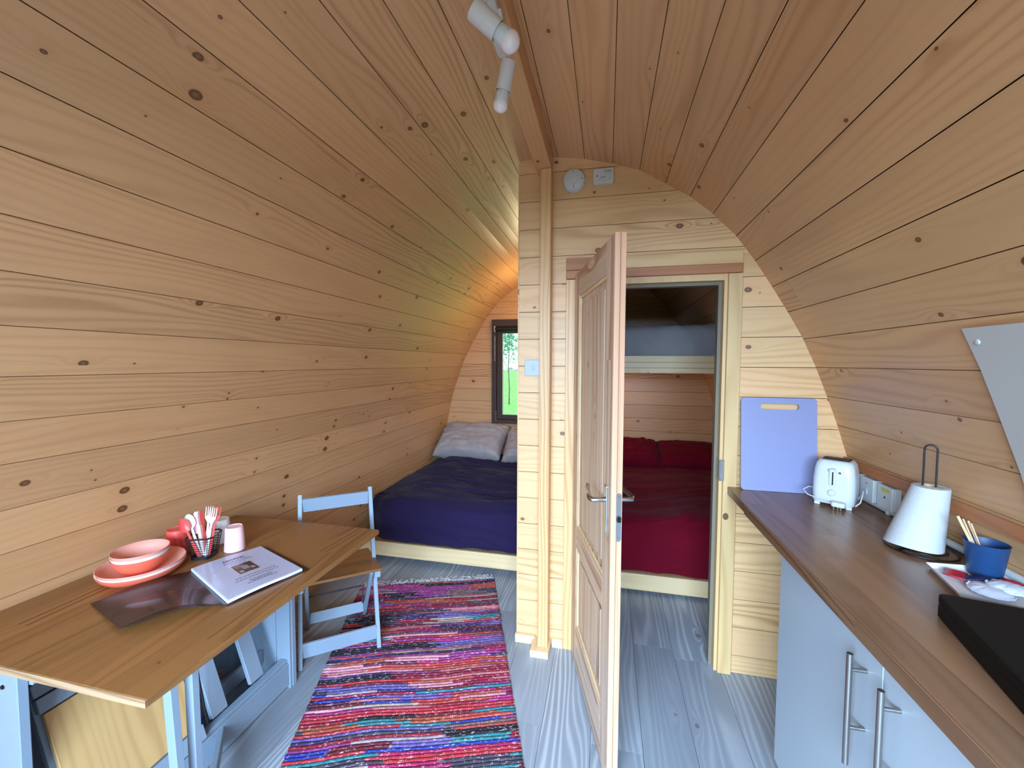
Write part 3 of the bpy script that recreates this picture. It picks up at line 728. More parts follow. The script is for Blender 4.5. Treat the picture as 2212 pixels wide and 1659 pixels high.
b2 = thing('lower_bunk_bed', 'low pine platform bed under the burgundy duvet in the bunk room', 'bed', (.4, 3.7, 0))
part('side_board', MB().box(PX0+.085, 1.145, 2.765, 2.79, .022, .128), M['pine_pale'], b2, bevel=.003)
part('bed_base', MB().box(PX0+.085, 1.145, 2.792, Y1-.005, .05, .125), M['pine_post'], b2)
part('mattress', MB().box(PX0+.09, 1.04, 2.92, Y1-.01, .126, .38), M['white_cloth'], b2, bevel=.02)
duvet('duvet', 'burgundy duvet spread over the lower bunk', M['red_cloth'], PX0+.09, 1.10, 4.22, 2.79, .49, .135, None, 11., angle=-.35, amp=.026, bulge=.035)
pillow('pillow', 'crumpled burgundy pillow at the head of the bunk, nearer the door', M['red_cloth'], (.22, 4.30, .60), .62, .42, .20, (math.radians(24), 0, math.radians(4)), 15., 'burgundy pillows', .030)
pillow('pillow', 'smooth burgundy pillow at the head of the bunk by the right wall', M['red_cloth'], (.80, 4.32, .60), .60, .42, .18, (math.radians(24), 0, 0), 22., 'burgundy pillows', .008)
bk = thing('upper_bunk', 'pine upper bunk with a white mattress seen through the doorway', 'bunk bed', (.4, 3.7, 1.4))
RX = .88
for i, (za, zb) in enumerate(((1.428, 1.466), (1.467, 1.507), (1.508, 1.555))):
    part('rail_board', MB().box(PX0+.082, .905-.02*i, 3.20+.001*i, 3.235, za, zb), M['pine_pale'], bk, bevel=.0015)
part('bunk_base', MB().box(PX0+.082, .84, 3.237, Y1-.004, 1.50, 1.545), M['pine_post'], bk)
def mt(u, v):
    x = PX0+.09+(.80-PX0-.09)*u; r = .07; H1 = .235; L1 = H1-r; La = r*PI/2; L2 = 1.20; s = v*(L1+La+L2)
    if s < L1: y, z, n = 3.25, 1.548+s, (-1, 0)
    elif s < L1+La: a = (s-L1)/r; y, z, n = 3.25+r-r*math.cos(a), 1.548+L1+r*math.sin(a), (-math.cos(a), math.sin(a))
    else: y, z, n = 3.25+r+(s-L1-La), 1.548+H1, (0, 1)
    d = fold(x, s, 7., 4., 8., .012)+.012*noise.noise(Vector((x*14, s*9, 1)))
    return Vector((x, y+n[0]*d, z+n[1]*d))
part('bunk_mattress', MB().grid(mt, 90, 70), M['white_cloth'], bk, smooth=True, label='white covered mattress')

# ------------------------------------------------------------------ kitchen side
WF = .565
wt = thing('worktop', 'long oak-look laminate worktop along the right wall', 'worktop', (.83, 1.0, .882))
part('worktop_slab', MB().box(WF, 1.094, -.35, YP-.0215, .8825, .92), M['worktop'], wt, bevel=.003, grain=(0, 1, 0))
part('edge_strip', MB().box(WF-.004, WF-.0005, -.35, 1.86, .8805, .9185), M['worktop'], wt, bevel=.001, grain=(0, 1, 0))
cb = thing('base_cabinet', 'pale grey two-door base cabinet under the worktop', 'cabinet', (.85, 1.0, 0))
part('carcass', MB().box(.618, 1.08, .48, 1.578, .10, .8815), M['cabinet'], cb)
part('plinth', MB().box(.66, .68, .48, 1.57, .0, .0995), M['cabinet'], cb)
for y0, y1, hy in ((1.034, 1.580, 1.088), (.484, 1.031, .975)):
    dr = part('cabinet_door', MB().box(.598, .6165, y0, y1, .105, .868), M['cabinet'], cb, bevel=.002)
    part('bar_handle', MB().tube([(.562, hy, .560), (.562, hy, .828)], .0065, 12).tube([(.5665, hy, .65), (.598, hy, .65)], .0045, 10).tube([(.5665, hy, .79), (.598, hy, .79)], .0045, 10), M['steel'], dr, smooth=50, label='brushed steel bar handle')
bd = thing('chopping_board', 'white plastic chopping board standing against the partition', 'chopping board', (.765, YP-.03, .921))
outer = rrect(.612, .922, 0, .425, .016, 5); inner = rrect(.694, .852, .372, .398, .0125, 6)
def board():
    bm = MB(); th = .009
    n, m = len(outer), len(inner)
    # build as 2 rings joined by strips sampled on matching angles
    K = 48; cx, cz = .773, .385
    def ray(poly, a):
        dx, dz = math.cos(a), math.sin(a); best = None
        for i in range(len(poly)):
            (x1, z1), (x2, z2) = poly[i], poly[(i+1) % len(poly)]
            den = dx*(z2-z1)-dz*(x2-x1)
            if abs(den) < 1e-12: continue
            t = ((x1-cx)*(z2-z1)-(z1-cz)*(x2-x1))/den; u = ((x1-cx)*dz-(z1-cz)*dx)/den
            if t > 0 and -1e-6 <= u <= 1+1e-6 and (best is None or t < best): best = t
        return (cx+dx*best, cz+dz*best)
    angs = sorted(set([2*PI*k/K for k in range(K)] + [math.atan2(z-cz, x-cx) % (2*PI) for x, z in outer+inner]))
    O = [ray(outer, a) for a in angs]; I = [ray(inner, a) for a in angs]; N = len(angs)
    f = lambda p, y: (p[0], y, p[1])
    vs = [f(p, 0) for p in O]+[f(p, 0) for p in I]+[f(p, th) for p in O]+[f(p, th) for p in I]; fs = []
    for i in range(N):
        j = (i+1) % N
        fs += [(i, j, N+j, N+i), (2*N+i, 3*N+i, 3*N+j, 2*N+j), (i, 2*N+i, 2*N+j, j), (N+i, N+j, 3*N+j, 3*N+i)]
    tf = Matrix.Translation((0, YP-.060, .921)) @ Matrix.Rotation(math.radians(-5.2), 4, 'X')
    bm.add([tf @ Vector(p) for p in vs], fs); return bm
part('board_slab', board(), M['board_white'], bd)

# toaster
tc = (.932, 1.955); ta = math.atan2(-.076, .107)
to = thing('toaster', 'white two-slice toaster on the worktop beside the chopping board', 'toaster', (tc[0], tc[1], .921), (0, 0, ta))
def tsec(z, k):
    w, d = .070-.010*k, .062-.008*k; r = .026
    pl = []
    for cx, cy, a0 in ((w-r, d-r, 0), (-w+r, d-r, 90), (-w+r, -d+r, 180), (w-r, -d+r, 270)):
        for q in range(7):
            a = math.radians(a0+15*q); pl.append((cx+r*math.cos(a), cy+r*math.sin(a), z))
    return pl
rings = [(.012, .35), (.018, 0), (.06, -.08), (.11, .0), (.15, .35), (.170, .75), (.182, 1.3), (.187, 2.0)]
mb = MB(); vs = []; fs = []
for z, k in rings: vs += tsec(z, k)
n = 28
for j in range(len(rings)-1): fs += [(j*n+k, j*n+(k+1) % n, (j+1)*n+(k+1) % n, (j+1)*n+k) for k in range(n)]
fs += [list(range(n))[::-1], [(len(rings)-1)*n+k for k in range(n)]]
part('toaster_body', mb.add(vs, fs), M['white_plastic'], to, local=True, smooth=50)
part('top_plate', MB().rbox(-.046, .046, -.032, .040, .1872, .1885, .008), M['dark_slot'], to, local=True)
part('bread_slot', MB().box(-.042, .042, -.022, -.004, .1886, .1896), M['black'], to, local=True)
part('bread_slot', MB().box(-.042, .042, .012, .030, .1886, .1896), M['black'], to, local=True)
part('slot_wire', MB().tube([(-.042, .004, .1905), (.042, .004, .1905)], .0014, 6).tube([(-.042, -.013, .1905), (.042, -.013, .1905)], .0010, 6), M['chrome'], to, local=True)
FY = -.0625
part('lever_track', MB().prism(rrect(-.012, .012, .085, .160, .0115, 6), XZY, FY-.005, FY+.006), M['white_plastic'], to, local=True, bevel=.0015)
part('track_slot', MB().box(-.0022, .0022, FY-.0058, FY-.0045, .092, .145), M['dark_slot'], to, local=True)
part('lever_knob', MB().rbox(-.0115, .0115, FY-.018, FY-.006, .147, .157, .005), M['white_plastic'], to, local=True, bevel=.001)
part('browning_dial', MB().lathe([(.0135, 0), (.013, .008), (.010, .010), (.0095, .0085), (0, .0085)], n=24, tf=Matrix.Translation((-.001, FY+.001, .060)) @ Matrix.Rotation(PI/2, 4, 'X')), M['ivory'], to, local=True, smooth=40)
part('energy_sticker', MB().box(.018, .026, FY-.0026, FY-.0016, .140, .148), M['chrome'], to, local=True)
for sx in (-1, 1):
    for sy in (-1, 1): part('foot', MB().rbox(sx*.052-.01, sx*.052+.01, sy*.045-.008, sy*.045+.008, 0, .0125, .004), M['white_plastic'], to, local=True)
part('power_cord', MB().tube([(.070, .03, .03), (.088, .0, .075), (.090, -.02, .070), (.086, -.045, .035), (.074, -.060, .022)], .0028, 7), M['white_plastic'], to, local=True, smooth=60)
part('power_cord', MB().tube([(-.068, .02, .05), (-.092, -.01, .055), (-.105, -.035, .045), (-.085, -.055, .033), (-.05, -.068, .028), (-.01, -.080, .022), (.005, -.082, .022)], .0028, 7), M['white_plastic'], to, local=True, smooth=60)
pg = part('plug', MB().rbox(.002, .048, -.100, -.070, .014, .032, .010), M['white_plastic'], to, local=True, bevel=.004)
for i, (a, b) in enumerate(((.012, -.092), (.034, -.092), (.023, -.082))): part('plug_pin', MB().box(a-.0025, a+.0025, b-.002, b+.002, .0003, .0138), M['steel'], pg, local=True)

# sockets on the right wall
def sbox(name, label, y0, y1, z0=.948, z1=1.036, extra=None):
    x1, x0 = 1.072, 1.040
    t = thing(name, label, 'socket' if 'socket' in name else 'switch', (x1, (y0+y1)/2, z0))
    part('back_box', MB().box(x0+.0095, x1, y0, y1, z0, z1), M['white_plastic'], t, bevel=.002)
    part('face_plate', MB().box(x0, x0+.009, y0-.001, y1+.001, z0-.001, z1+.001), M['white_plastic'], t, bevel=.002)
    if extra: extra(t, x0, y0, y1, z0, z1)
    return t
sbox('wall_socket', 'white surface-mounted socket furthest back, half behind the toaster', 2.018, 2.104,
     extra=lambda t, x, y0, y1, z0, z1: part('pin_slot', MB().box(x-.0006, x-.0001, y0+.035, y0+.050, z0+.055, z0+.059), M['dark_slot'], t))
sbox('fused_spur_switch', 'white surface-mounted switch box in the middle of the row', 1.912, 1.998,
     extra=lambda t, x, y0, y1, z0, z1: (part('rocker', MB().box(x-.004, x-.0003, y0+.034, y0+.052, z0+.024, z0+.046), M['white_plastic'], t, bevel=.001),
                                         part('indicator_light', MB().box(x-.0006, x-.0001, y0+.040, y0+.046, z0+.066, z0+.070), M['dark_slot'], t)))
yel = plain('yellow_sticker', S(196, 190, 90), .5)
sbox('outlet_plate_socket', 'white box with a yellow-green sticker beside the paper towels', 1.800, 1.886,
     extra=lambda t, x, y0, y1, z0, z1: (part('sticker', MB().box(x-.0006, x-.0001, y0+.012, y0+.062, z1-.022, z1-.008), yel, t),
                                         part('flex_outlet_hole', MB().lathe([(.004, 0), (.004, .001), (0, .001)], n=12, tf=Matrix.Translation((x-.0001, y0+.04, z0+.045)) @ Matrix.Rotation(-PI/2, 4, 'Y')), M['dark_slot'], t)))
cp = thing('cable_conduit', 'white plastic cable conduit along the back of the worktop', 'pipe', (1.075, 1.2, .93))
part('conduit_tube', MB().tube([(1.072, .3, .934), (1.072, 2.02, .934)], .0115, 12), M['white_plastic'], cp, smooth=60)
for y in (1.05, 1.48, 1.86): part('conduit_clip', MB().box(1.0585, 1.088, y-.007, y+.007, .9205, .9475), M['white_plastic'], cp, bevel=.002)
pn = thing('splashback_panel', 'pale grey-white panel screwed to the curved right wall', 'panel', (1.0, .9, 1.6))
# sheet follows the wall section between z 1.585 and 1.15
pts = [(XC+half_at(z)-.004, z) for z in (1.590, 1.487, 1.355, 1.226, 1.12)]
poly = pts + [(x-.006, z) for x, z in pts[::-1]]
part('panel_sheet', MB().prism(poly, XZY, .35, 1.275), M['panel_grey'], pn, grain=(0, 1, 0))
part('screw_head', MB().lathe([(.007, 0), (.006, .003), (0, .004)], n=16, tf=Matrix.Translation((XC+half_at(1.555)-.0105, 1.245, 1.555)) @ Matrix.Rotation(-PI/2-.2, 4, 'Y')), M['white_plastic'], pn)

# kitchen roll and holder
hc = Vector((.985, 1.545, .921))
kh = thing('paper_towel_holder', 'black wire kitchen roll holder standing on the worktop', 'holder', hc)
ring = lambda c, r, n=36: [(c[0]+r*math.cos(2*PI*k/n), c[1]+r*math.sin(2*PI*k/n), c[2]) for k in range(n)]
part('base_ring', MB().tube(ring((.968, 1.532, .9235), .086), .0025, 8, True), M['black'], kh, smooth=60)
part('inner_ring', MB().tube(ring((.975, 1.540, .9238), .060), .0022, 8, True), M['black'], kh, smooth=60)
part('cross_wire', MB().tube([(.890, 1.50, .9235), (.975, 1.537, .9265), (1.045, 1.575, .9235)], .0024, 8), M['black'], kh, smooth=60)
LC, LD = Vector((.986, 1.538)), Vector((.84, -.54))
lp = [(*(LC-LD*.0145), .928)] + [(*(LC+LD*(-.0145*math.cos(a))), 1.236+.0145*math.sin(a)) for a in [PI*k/10 for k in range(11)]] + [(*(LC+LD*.0145), .928)]
part('wire_loop', MB().tube(lp, .0026, 8), M['black'], kh, smooth=60)
kr = thing('paper_towel_roll', 'white kitchen paper roll flaring out at the bottom on the black holder', 'paper towel', (.96, 1.55, .93))
def rollf(u, v):
    a = 2*PI*u; z = .936+.184*v; cx, cy = .950+(.992-.950)*v, 1.535+(1.540-1.535)*v; r = .071+(.045-.071)*v
    r *= 1+.012*math.sin(3*a+1)*(1-v); return Vector((cx+r*math.cos(a), cy+r*math.sin(a), z+.004*math.sin(2*a)*(1-v)))
mb = MB().grid(rollf, 48, 14)
def topf(u, v):
    a = 2*PI*u; r = .045*(1-v)+.020*v; return Vector((.992+r*math.cos(a), 1.540+r*math.sin(a), 1.120+.002*math.sin(PI*v)))
mb.grid(topf, 48, 4)
part('paper_sheet', mb, M['towel'], kr, smooth=50, weld=True)
part('roll_core', MB().lathe([(.020, -.02), (.020, .0015), (.018, .0015), (.018, -.02)], (.992, 1.540, 1.120), 24), M['birch'], kr, smooth=40)

# blue cup, stirrers, tray and sachets
tr_ang = math.radians(-12)
ty = thing('serving_tray', 'small white tray under the blue cup and sachets', 'tray', (1.0, 1.29, .921))
tv = [(.905, 1.392), (.868, 1.235), (1.02, 1.165), (1.072, 1.30), (1.06, 1.40)]
c0 = Vector((sum(p[0] for p in tv)/5, sum(p[1] for p in tv)/5))
mb = MB().prism(tv, lambda p, q, d: (p, q, d), .9212, .9235)
part('tray_base', mb, M['white_ware'], ty)
rim = MB(); n = len(tv); o_ = [Vector(p) for p in tv]; i_ = [p+(c0-p)*.045 for p in o_]; e_ = [p+(p-c0)*.06 for p in o_]
vs = [(p.x, p.y, .9237) for p in i_]+[(p.x, p.y, .9330) for p in e_]+[(p.x, p.y, .9345) for p in [q+(q-c0)*.015 for q in e_]]+[(p.x, p.y, .9237) for p in o_]
fs = []
for i in range(n):
    j = (i+1) % n; fs += [(i, j, n+j, n+i), (n+i, n+j, 2*n+j, 2*n+i), (2*n+i, 2*n+j, 3*n+j, 3*n+i), (3*n+i, 3*n+j, j, i)]
part('tray_rim', rim.add(vs, fs), M['white_ware'], ty)
cu = thing('cup', 'petrol blue plastic cup of wooden stirrers on the tray', 'cup', (1.017, 1.372, .924))
part('cup_body', MB().lathe([(0, 0), (.032, 0), (.034, .003), (.0445, .090), (.0455, .0915), (.0435, .0915), (.0425, .088), (.032, .006), (0, .005)], (1.018, 1.374, .9245), 36), M['navy_ware'], cu, smooth=40)
for i, (dx, dy, lx, ly, h, w) in enumerate(((-.016, .010, -.050, .026, .150, .0062), (-.012, .014, -.036, .028, .142, .0035), (-.008, .010, -.030, .020, .140, .003), (-.004, .014, -.024, .026, .138, .003), (-.010, .004, -.028, .012, .136, .003))):
    part('stirrer', MB().beam((1.018+dx+.02, 1.374+dy-.01, .932), (1.018+lx, 1.374+ly, .925+h), w, .0018, up=(.2, 1, 0)), M['birch'], label=['widest wooden stirrer in the blue cup, leftmost and tallest', 'thin wooden stirrer in the blue cup behind the wide one', 'thin wooden stirrer in the middle of the blue cup bunch', 'thin wooden stirrer at the right of the blue cup bunch', 'thin wooden stirrer at the front of the blue cup bunch'][i], cat='stirrer', group='wooden stirrers in the blue cup')
def sachet(label, mat, c, L, w, a, seed, cat='sachet'):
    t = Matrix.Translation(c) @ Matrix.Rotation(a, 4, 'Z')
    mb = MB()
    for sg in (1, -1):
        def fn(u, v, sg=sg):
            x, y = (u-.5)*L, (v-.5)*w; e = (1-abs(2*u-1)**4)*(1-abs(2*v-1)**3)
            return t @ Vector((x, y, sg*.005*e + .003*noise.noise(Vector((u*5, v*4, seed)))*e+.002*math.sin(6*u+seed)))
        mb.grid(fn, 12, 6)
    part('sachet', mb, mat, smooth=True, weld=True, label=label, cat=cat, group='sachets on the tray')
sachet('crumpled red sachet at the left of the white tray', M['red_packet'], (.925, 1.335, .935), .055, .045, .9, 2.)
sachet('dark navy sachet lying against the blue cup', M['navy_packet'], (.975, 1.318, .936), .095, .03, -.05, 5.)
sachet('long red sachet at the right of the white tray', M['red_packet'], (1.045, 1.29, .937), .09, .032, -.9, 8.)
def podf(label, c, r, seed):
    mb = MB(); n = 40
    vs = [Vector(c)+Vector((0, 0, .009))]; fs = []
    for j, (rr_, zz_) in enumerate(((.45, .010), (.8, .006), (.92, .0015), (1., .004))):
        for k in range(n):
            a = 2*PI*k/n; q = r*rr_*(1+(.03*math.sin(16*a) if j == 3 else 0)+.04*noise.noise(Vector((math.cos(a)*2, math.sin(a)*2, seed+j))))
            vs.append(Vector(c)+Vector((q*math.cos(a), q*math.sin(a), zz_+.002*noise.noise(Vector((math.cos(a)*3, math.sin(a)*3, seed))))))
    fs += [(0, 1+k, 1+(k+1) % n) for k in range(n)]
    for j in range(3): fs += [(1+j*n+k, 1+j*n+(k+1) % n, 1+(j+1)*n+(k+1) % n, 1+(j+1)*n+k) for k in range(n)]
    vs += [Vector((p.x, p.y, c[2]-.0008)) for p in vs[1+3*n:1+4*n]]
    fs += [(1+3*n+k, 1+3*n+(k+1) % n, 1+4*n+(k+1) % n, 1+4*n+k) for k in range(n)]
    part('paper_pod', mb.add(vs, fs), plain('filter_paper', S(214, 220, 234), .9, bumpy=.4, bscale=200.), smooth=50, label=label, cat='tea bag', group='round white paper pods')
podf('round white paper pod at the front left of the tray', (.950, 1.262, .9305), .042, 1.)
podf('round white paper pod behind the other, by the right wall', (.995, 1.275, .937), .038, 4.)

# black slab (closed glass hob cover)
hb = thing('hob_unit', 'matt black box-shaped table-top hob at the near end of the worktop', 'hob', (.83, .9, .921))
hx = [(.733, 1.106), (.905, 1.118), (1.06, .78), (1.02, .35), (.640, .35), (.640, .80)]
hx = [(.745, 1.120), (1.045, 1.120), (1.045, .30), (.745, .30)]
R_ = Matrix.Rotation(math.radians(0), 4, 'Z')
th = Matrix.Translation((.753, 1.135, 0)) @ Matrix.Rotation(math.radians(-13.5), 4, 'Z')
mb = MB(); bm_pts = rrect(0, .30, -.62, 0, .014, 4)
mb.prism(bm_pts, lambda p, q, d: tuple(th @ Vector((p, q, d))), .9215, .951)
part('hob_base', mb, M['black_slab'], hb, bevel=.002)
mb = MB().prism(rrect(.0, .30, -.62, 0, .014, 4), lambda p, q, d: tuple(th @ Vector((p, q, d))), .9515, .973)
part('hob_lid', mb, M['black_slab'], hb, bevel=.004)

# ------------------------------------------------------------------ gateleg table
TT = .735
tb = thing('gateleg_table', 'gateleg table with an acacia top and grey-blue painted frame', 'table', (-1.45, 1.2, 0))
TB = M['blue_paint']
tx0, tx1, ty0, ty1 = -1.800, -1.005, .70, 1.690
part('table_leaf', MB().box(tx1-.395, tx1, ty0, ty1, TT-.020, TT), M['oak'], tb, bevel=.0015, grain=(0, 1, 0))
part('table_centre', MB().box(tx0, tx1-.3955, ty0, ty1, TT-.020, TT), M['oak'], tb, bevel=.0015, grain=(0, 1, 0))
part('end_grain_edge', MB().box(tx0, tx1, ty0-.0022, ty0-.0004, TT-.0195, TT-.0008), M['oak_edge'], tb, grain=(1, 0, 0), label='pale sawn end of the table top')
part('end_panel', MB().box(tx0+.01, -1.465, .722, .745, .0, TT-.0205), TB, tb, bevel=.002)
part('end_panel', MB().box(tx0+.01, -1.395, 1.588, 1.612, .0, TT-.0205), TB, tb, bevel=.002)
part('end_stile', MB().box(-1.470, -1.398, 1.575, 1.5875, .0, TT-.0205), TB, tb, bevel=.0015)
part('stile', MB().box(-1.555, -1.473, 1.575, 1.5875, .0, TT-.0205), TB, tb, bevel=.0015)
part('bottom_rail', MB().box(-1.425, -1.405, .78, 1.574, .012, .118), TB, tb, bevel=.002)
part('rail_cap', MB().box(-1.445, -1.412, .78, 1.574, .1185, .134), TB, tb, bevel=.002)
part('inner_rail', MB().box(-1.56, -1.54, .78, 1.574, .10, .16), TB, tb, bevel=.002)
part('top_rail', MB().box(-1.475, -1.455, .746, 1.574, TT-.085, TT-.021), TB, tb, bevel=.002)
part('back_panel', MB().box(-1.76, -1.75, .746, 1.587, .05, TT-.021), TB, tb)
part('gate_leg', MB().beam((-1.172, .905, .0), (-1.205, .895, TT-.021), .030, .022, up=(0, 1, 0)), TB, tb, bevel=.0015)
part('gate_leg', MB().beam((-1.192, .962, .0), (-1.195, .955, TT-.021), .030, .022, up=(0, 1, 0)), TB, tb, bevel=.0015)
part('gate_rail', MB().beam((-1.20, .97, .66), (-1.45, 1.28, .66), .02, .05), TB, tb, bevel=.0015)
part('gate_rail', MB().beam((-1.19, .98, .085), (-1.45, 1.28, .085), .02, .05), TB, tb, bevel=.0015)
part('bolt', MB().lathe([(.006, 0), (.005, .003), (0, .004)], n=14, tf=disc_tf(-1.515, .7215, .655)), M['dark_slot'], tb)
part('corner_brace', MB().prism([(-1.464, .713), (-1.41, .713), (-1.464, .672)], XZY, .75, .765), TB, tb)

# folded chairs stored inside the table
def stored(label, ya, yb, seatm, slats):
    t = thing('folded_chair', label, 'chair', (-1.5, (ya+yb)/2, .12), group='folding chairs stored under the table')
    def P(y, s, off=0.): return Vector((-1.452-.20*s+off*.95, y, .14+.56*s+off*.33))
    def plank(y0, y1, s0, s1, th=.018, off=0., nm='post', mat=TB):
        a, b = P(0, s0, off), P(0, s1, off); mbb = MB()
        vs = []
        for y in (y0, y1):
            for (s, o) in ((s0, off), (s1, off), (s1, off+th), (s0, off+th)): vs.append(P(y, s, o))
        mbb.add(vs, [(0, 1, 2, 3), (7, 6, 5, 4), (0, 4, 5, 1), (1, 5, 6, 2), (2, 6, 7, 3), (3, 7, 4, 0)])
        part(nm, mbb, mat, t, bevel=.0015, grain=(-.33, 0, .94) if nm == 'seat' else None)
    if seatm:
        plank(ya+.01, yb-.01, .05, .62, .014, .024, 'seat', M['seat_ply'])
        plank(ya, yb, .63, .70, .018, .026, 'top_rail'); plank(ya, yb-.12, .705, .77, .018, .020, 'seat_batten')
        plank(ya, yb, -.04, .045, .018, .030, 'foot_rail')
    for (a, b) in slats: plank(a, b, .0, .98)
    plank(ya, yb, .86, .95, .012, -.02, 'back_rail')
    return t
stored('folded grey-blue chair with a pale plywood seat stored at the near end of the table', .80, 1.17, True, [(.80, .83), (1.14, 1.17)])
s2 = stored('folded grey-blue chair showing two broad leaning legs, stored at the far end of the table', 1.20, 1.54, False, [(1.225, 1.29), (1.40, 1.465)])
part('stay_rod', MB().tube([(-1.46, 1.145, .70), (-1.42, 1.19, .16)], .004, 8), M['black'], s2, smooth=60)

# ------------------------------------------------------------------ folding chair at the far end
fa = math.atan2(.63, .776)
fc = thing('folding_chair', 'grey-blue folding chair with a wooden seat at the end of the table', 'chair', (-1.2925, 1.80, 0), (0, 0, fa))
HW = .185
for sx in (-1, 1):
    part('front_post', MB().beam((sx*HW, 0, 0), (sx*(HW-.012), .19, .81), .020, .030, up=(0, 1, 0)), TB, fc, local=True, bevel=.0015)
    part('rear_leg', MB().beam((sx*(HW-.034), .345, 0), (sx*(HW-.034), -.010, .425), .018, .030, up=(0, 1, 0)), TB, fc, local=True, bevel=.0015)
    part('seat_cleat', MB().box(sx*(HW-.008)-.014, sx*(HW-.008)+.014, -.045, .02, .400, .4345), TB, fc, local=True, bevel=.0015)
part('back_rail', MB().beam((-HW+.022, .178, .755), (HW-.022, .178, .755), .014, .072, up=(0, -.2, 1)), TB, fc, local=True, bevel=.0015)
part('front_rail', MB().beam((-HW+.010, .018, .078), (HW-.010, .018, .078), .014, .080, up=(0, -.2, 1)), TB, fc, local=True, bevel=.0015)
part('rear_rail', MB().beam((-HW+.044, .285, .080), (HW-.044, .285, .080), .014, .055, up=(0, .8, 1)), TB, fc, local=True, bevel=.0015)
part('seat', MB().prism([(-.198, -.055), (.198, -.055), (.190, .02), (.165, .225), (-.165, .225), (-.190, .02)], lambda p, q, d: (p, q, d), .435, .449), M['oak'], fc, local=True, bevel=.002, grain=(1, 0, 0))
part('stay_rod', MB().tube([(-HW+.03, .19, .255), (HW-.045, .19, .255)], .004, 8), M['black'], fc, local=True, smooth=60)
part('side_stay', MB().tube([(HW-.055, .185, .25), (HW-.055, .235, .13)], .003, 8), M['chrome'], fc, local=True, smooth=60)

# ------------------------------------------------------------------ tableware
def dish(name, label, mat, c, prof, group, cat, ribs=.0):
    t = thing(name, label, cat, c, group=group)
    part(name+'_body', MB().lathe(prof, c, 96, ribs=ribs), mat, t, smooth=True if not ribs else 35)
    return t
PC = (-1.617, 1.133)
pz = TT+.0008
def plate_prof(h0): return [(0, 0), (.085, 0), (.100, .004, 1), (.116, .018, 1), (.124, .031), (.1245, .0325), (.122, .0325), (.112, .017), (.094, .007), (0, .006)]
for i, (mt_, lb) in enumerate(((M['coral'], 'coral ribbed plate at the bottom of the plate stack'), (M['white_ware'], 'white plate in the middle of the plate stack'), (M['pink'], 'blush pink plate at the top of the stack, under the bowls'))):
    dish('plate', lb, mt_, (PC[0], PC[1], pz+i*.0075), plate_prof(0), 'stacked plates', 'plate', .0008 if i == 0 else 0.)
bz = pz+.0075*2+.0068
BC = (-1.607, 1.122)
def bowl_prof(): return [(0, 0), (.042, 0), (.046, .003, 0), (.062, .018, 1), (.074, .036, 1), (.081, .056), (.0815, .0575), (.0795, .0575), (.072, .036), (.058, .018), (.040, .007), (0, .006)]
for i, (mt_, lb) in enumerate(((M['coral'], 'coral ribbed bowl at the bottom of the bowl stack'), (M['white_ware'], 'white bowl in the middle of the bowl stack'), (M['pink'], 'blush pink bowl on top of the bowl stack'))):
    dish('bowl', lb, mt_, (BC[0], BC[1], bz+i*.0105), bowl_prof(), 'stacked bowls', 'bowl', .0007 if i < 2 else 0.)
# upturned ribbed cups: pale pink beside the basket, coral and white behind it
def cup_prof(s=1.): return [(.037*s, 0), (.0375*s, .004), (.0365*s, .006, 1), (.0312*s, .089, 1), (.0302*s, .094), (.0282*s, .096), (.0268*s, .0935), (0, .093)]
dish('cup', 'pale pink ribbed cup upside down right of the cutlery basket', M['palepink'], (-1.470, 1.374, pz), cup_prof(), 'upturned cups', 'cup', .0006)
dish('cup', 'coral red ribbed cup upside down behind the bowls, left of the basket', M['red_ware'], (-1.668, 1.300, pz), cup_prof(1.12), 'upturned cups', 'cup', .0006)
dish('cup', 'white ribbed cup upside down behind the cutlery basket', M['white_ware'], (-1.595, 1.425, pz), cup_prof(1.05), 'upturned cups', 'cup', .0006)

# cutlery basket
bc = Vector((-1.533, 1.297, pz)); ba = math.radians(25)
bk2 = thing('cutlery_basket', 'small black wire basket holding pink and white cutlery', 'basket', bc, (0, 0, ba))
def oct_(w, ch, z): return [(w-ch, -w, z), (w, -w+ch, z), (w, w-ch, z), (w-ch, w, z), (-w+ch, w, z), (-w, w-ch, z), (-w, -w+ch, z), (-w+ch, -w, z)]
def ringband(w, ch, z0, z1, th=.0015):
    o, i = oct_(w, ch, 0), oct_(w-th, ch, 0); mb = MB(); n = 8
    vs = [(p[0], p[1], z0) for p in o]+[(p[0], p[1], z1) for p in o]+[(p[0], p[1], z1) for p in i]+[(p[0], p[1], z0) for p in i]
    fs = []
    for k in range(n):
        j = (k+1) % n; fs += [(k, j, n+j, n+k), (n+k, n+j, 2*n+j, 2*n+k), (2*n+k, 2*n+j, 3*n+j, 3*n+k), (3*n+k, 3*n+j, j, k)]
    return mb.add(vs, fs)
part('top_band', ringband(.050, .016, .082, .088), M['black'], bk2, local=True)
part('bottom_tray', ringband(.036, .012, .0, .012).prism([(p[0], p[1]) for p in oct_(.0355, .012, 0)], lambda p, q, d: (p, q, d), .0005, .002), M['black'], bk2, local=True)
for i in range(7):
    z = .018+.009*i; w = .0365+.0125*(z-.012)/.072
    part('wire_ring', MB().tube(oct_(w, .013, z), .0012, 6, True), M['black'], bk2, local=True, smooth=60)
for i in range(8):
    a, b = Vector(oct_(.0355, .012, .010)[i]), Vector(oct_(.0492, .016, .083)[i])
    part('upright_wire', MB().tube([a, b], .0013, 6), M['black'], bk2, local=True, smooth=60)
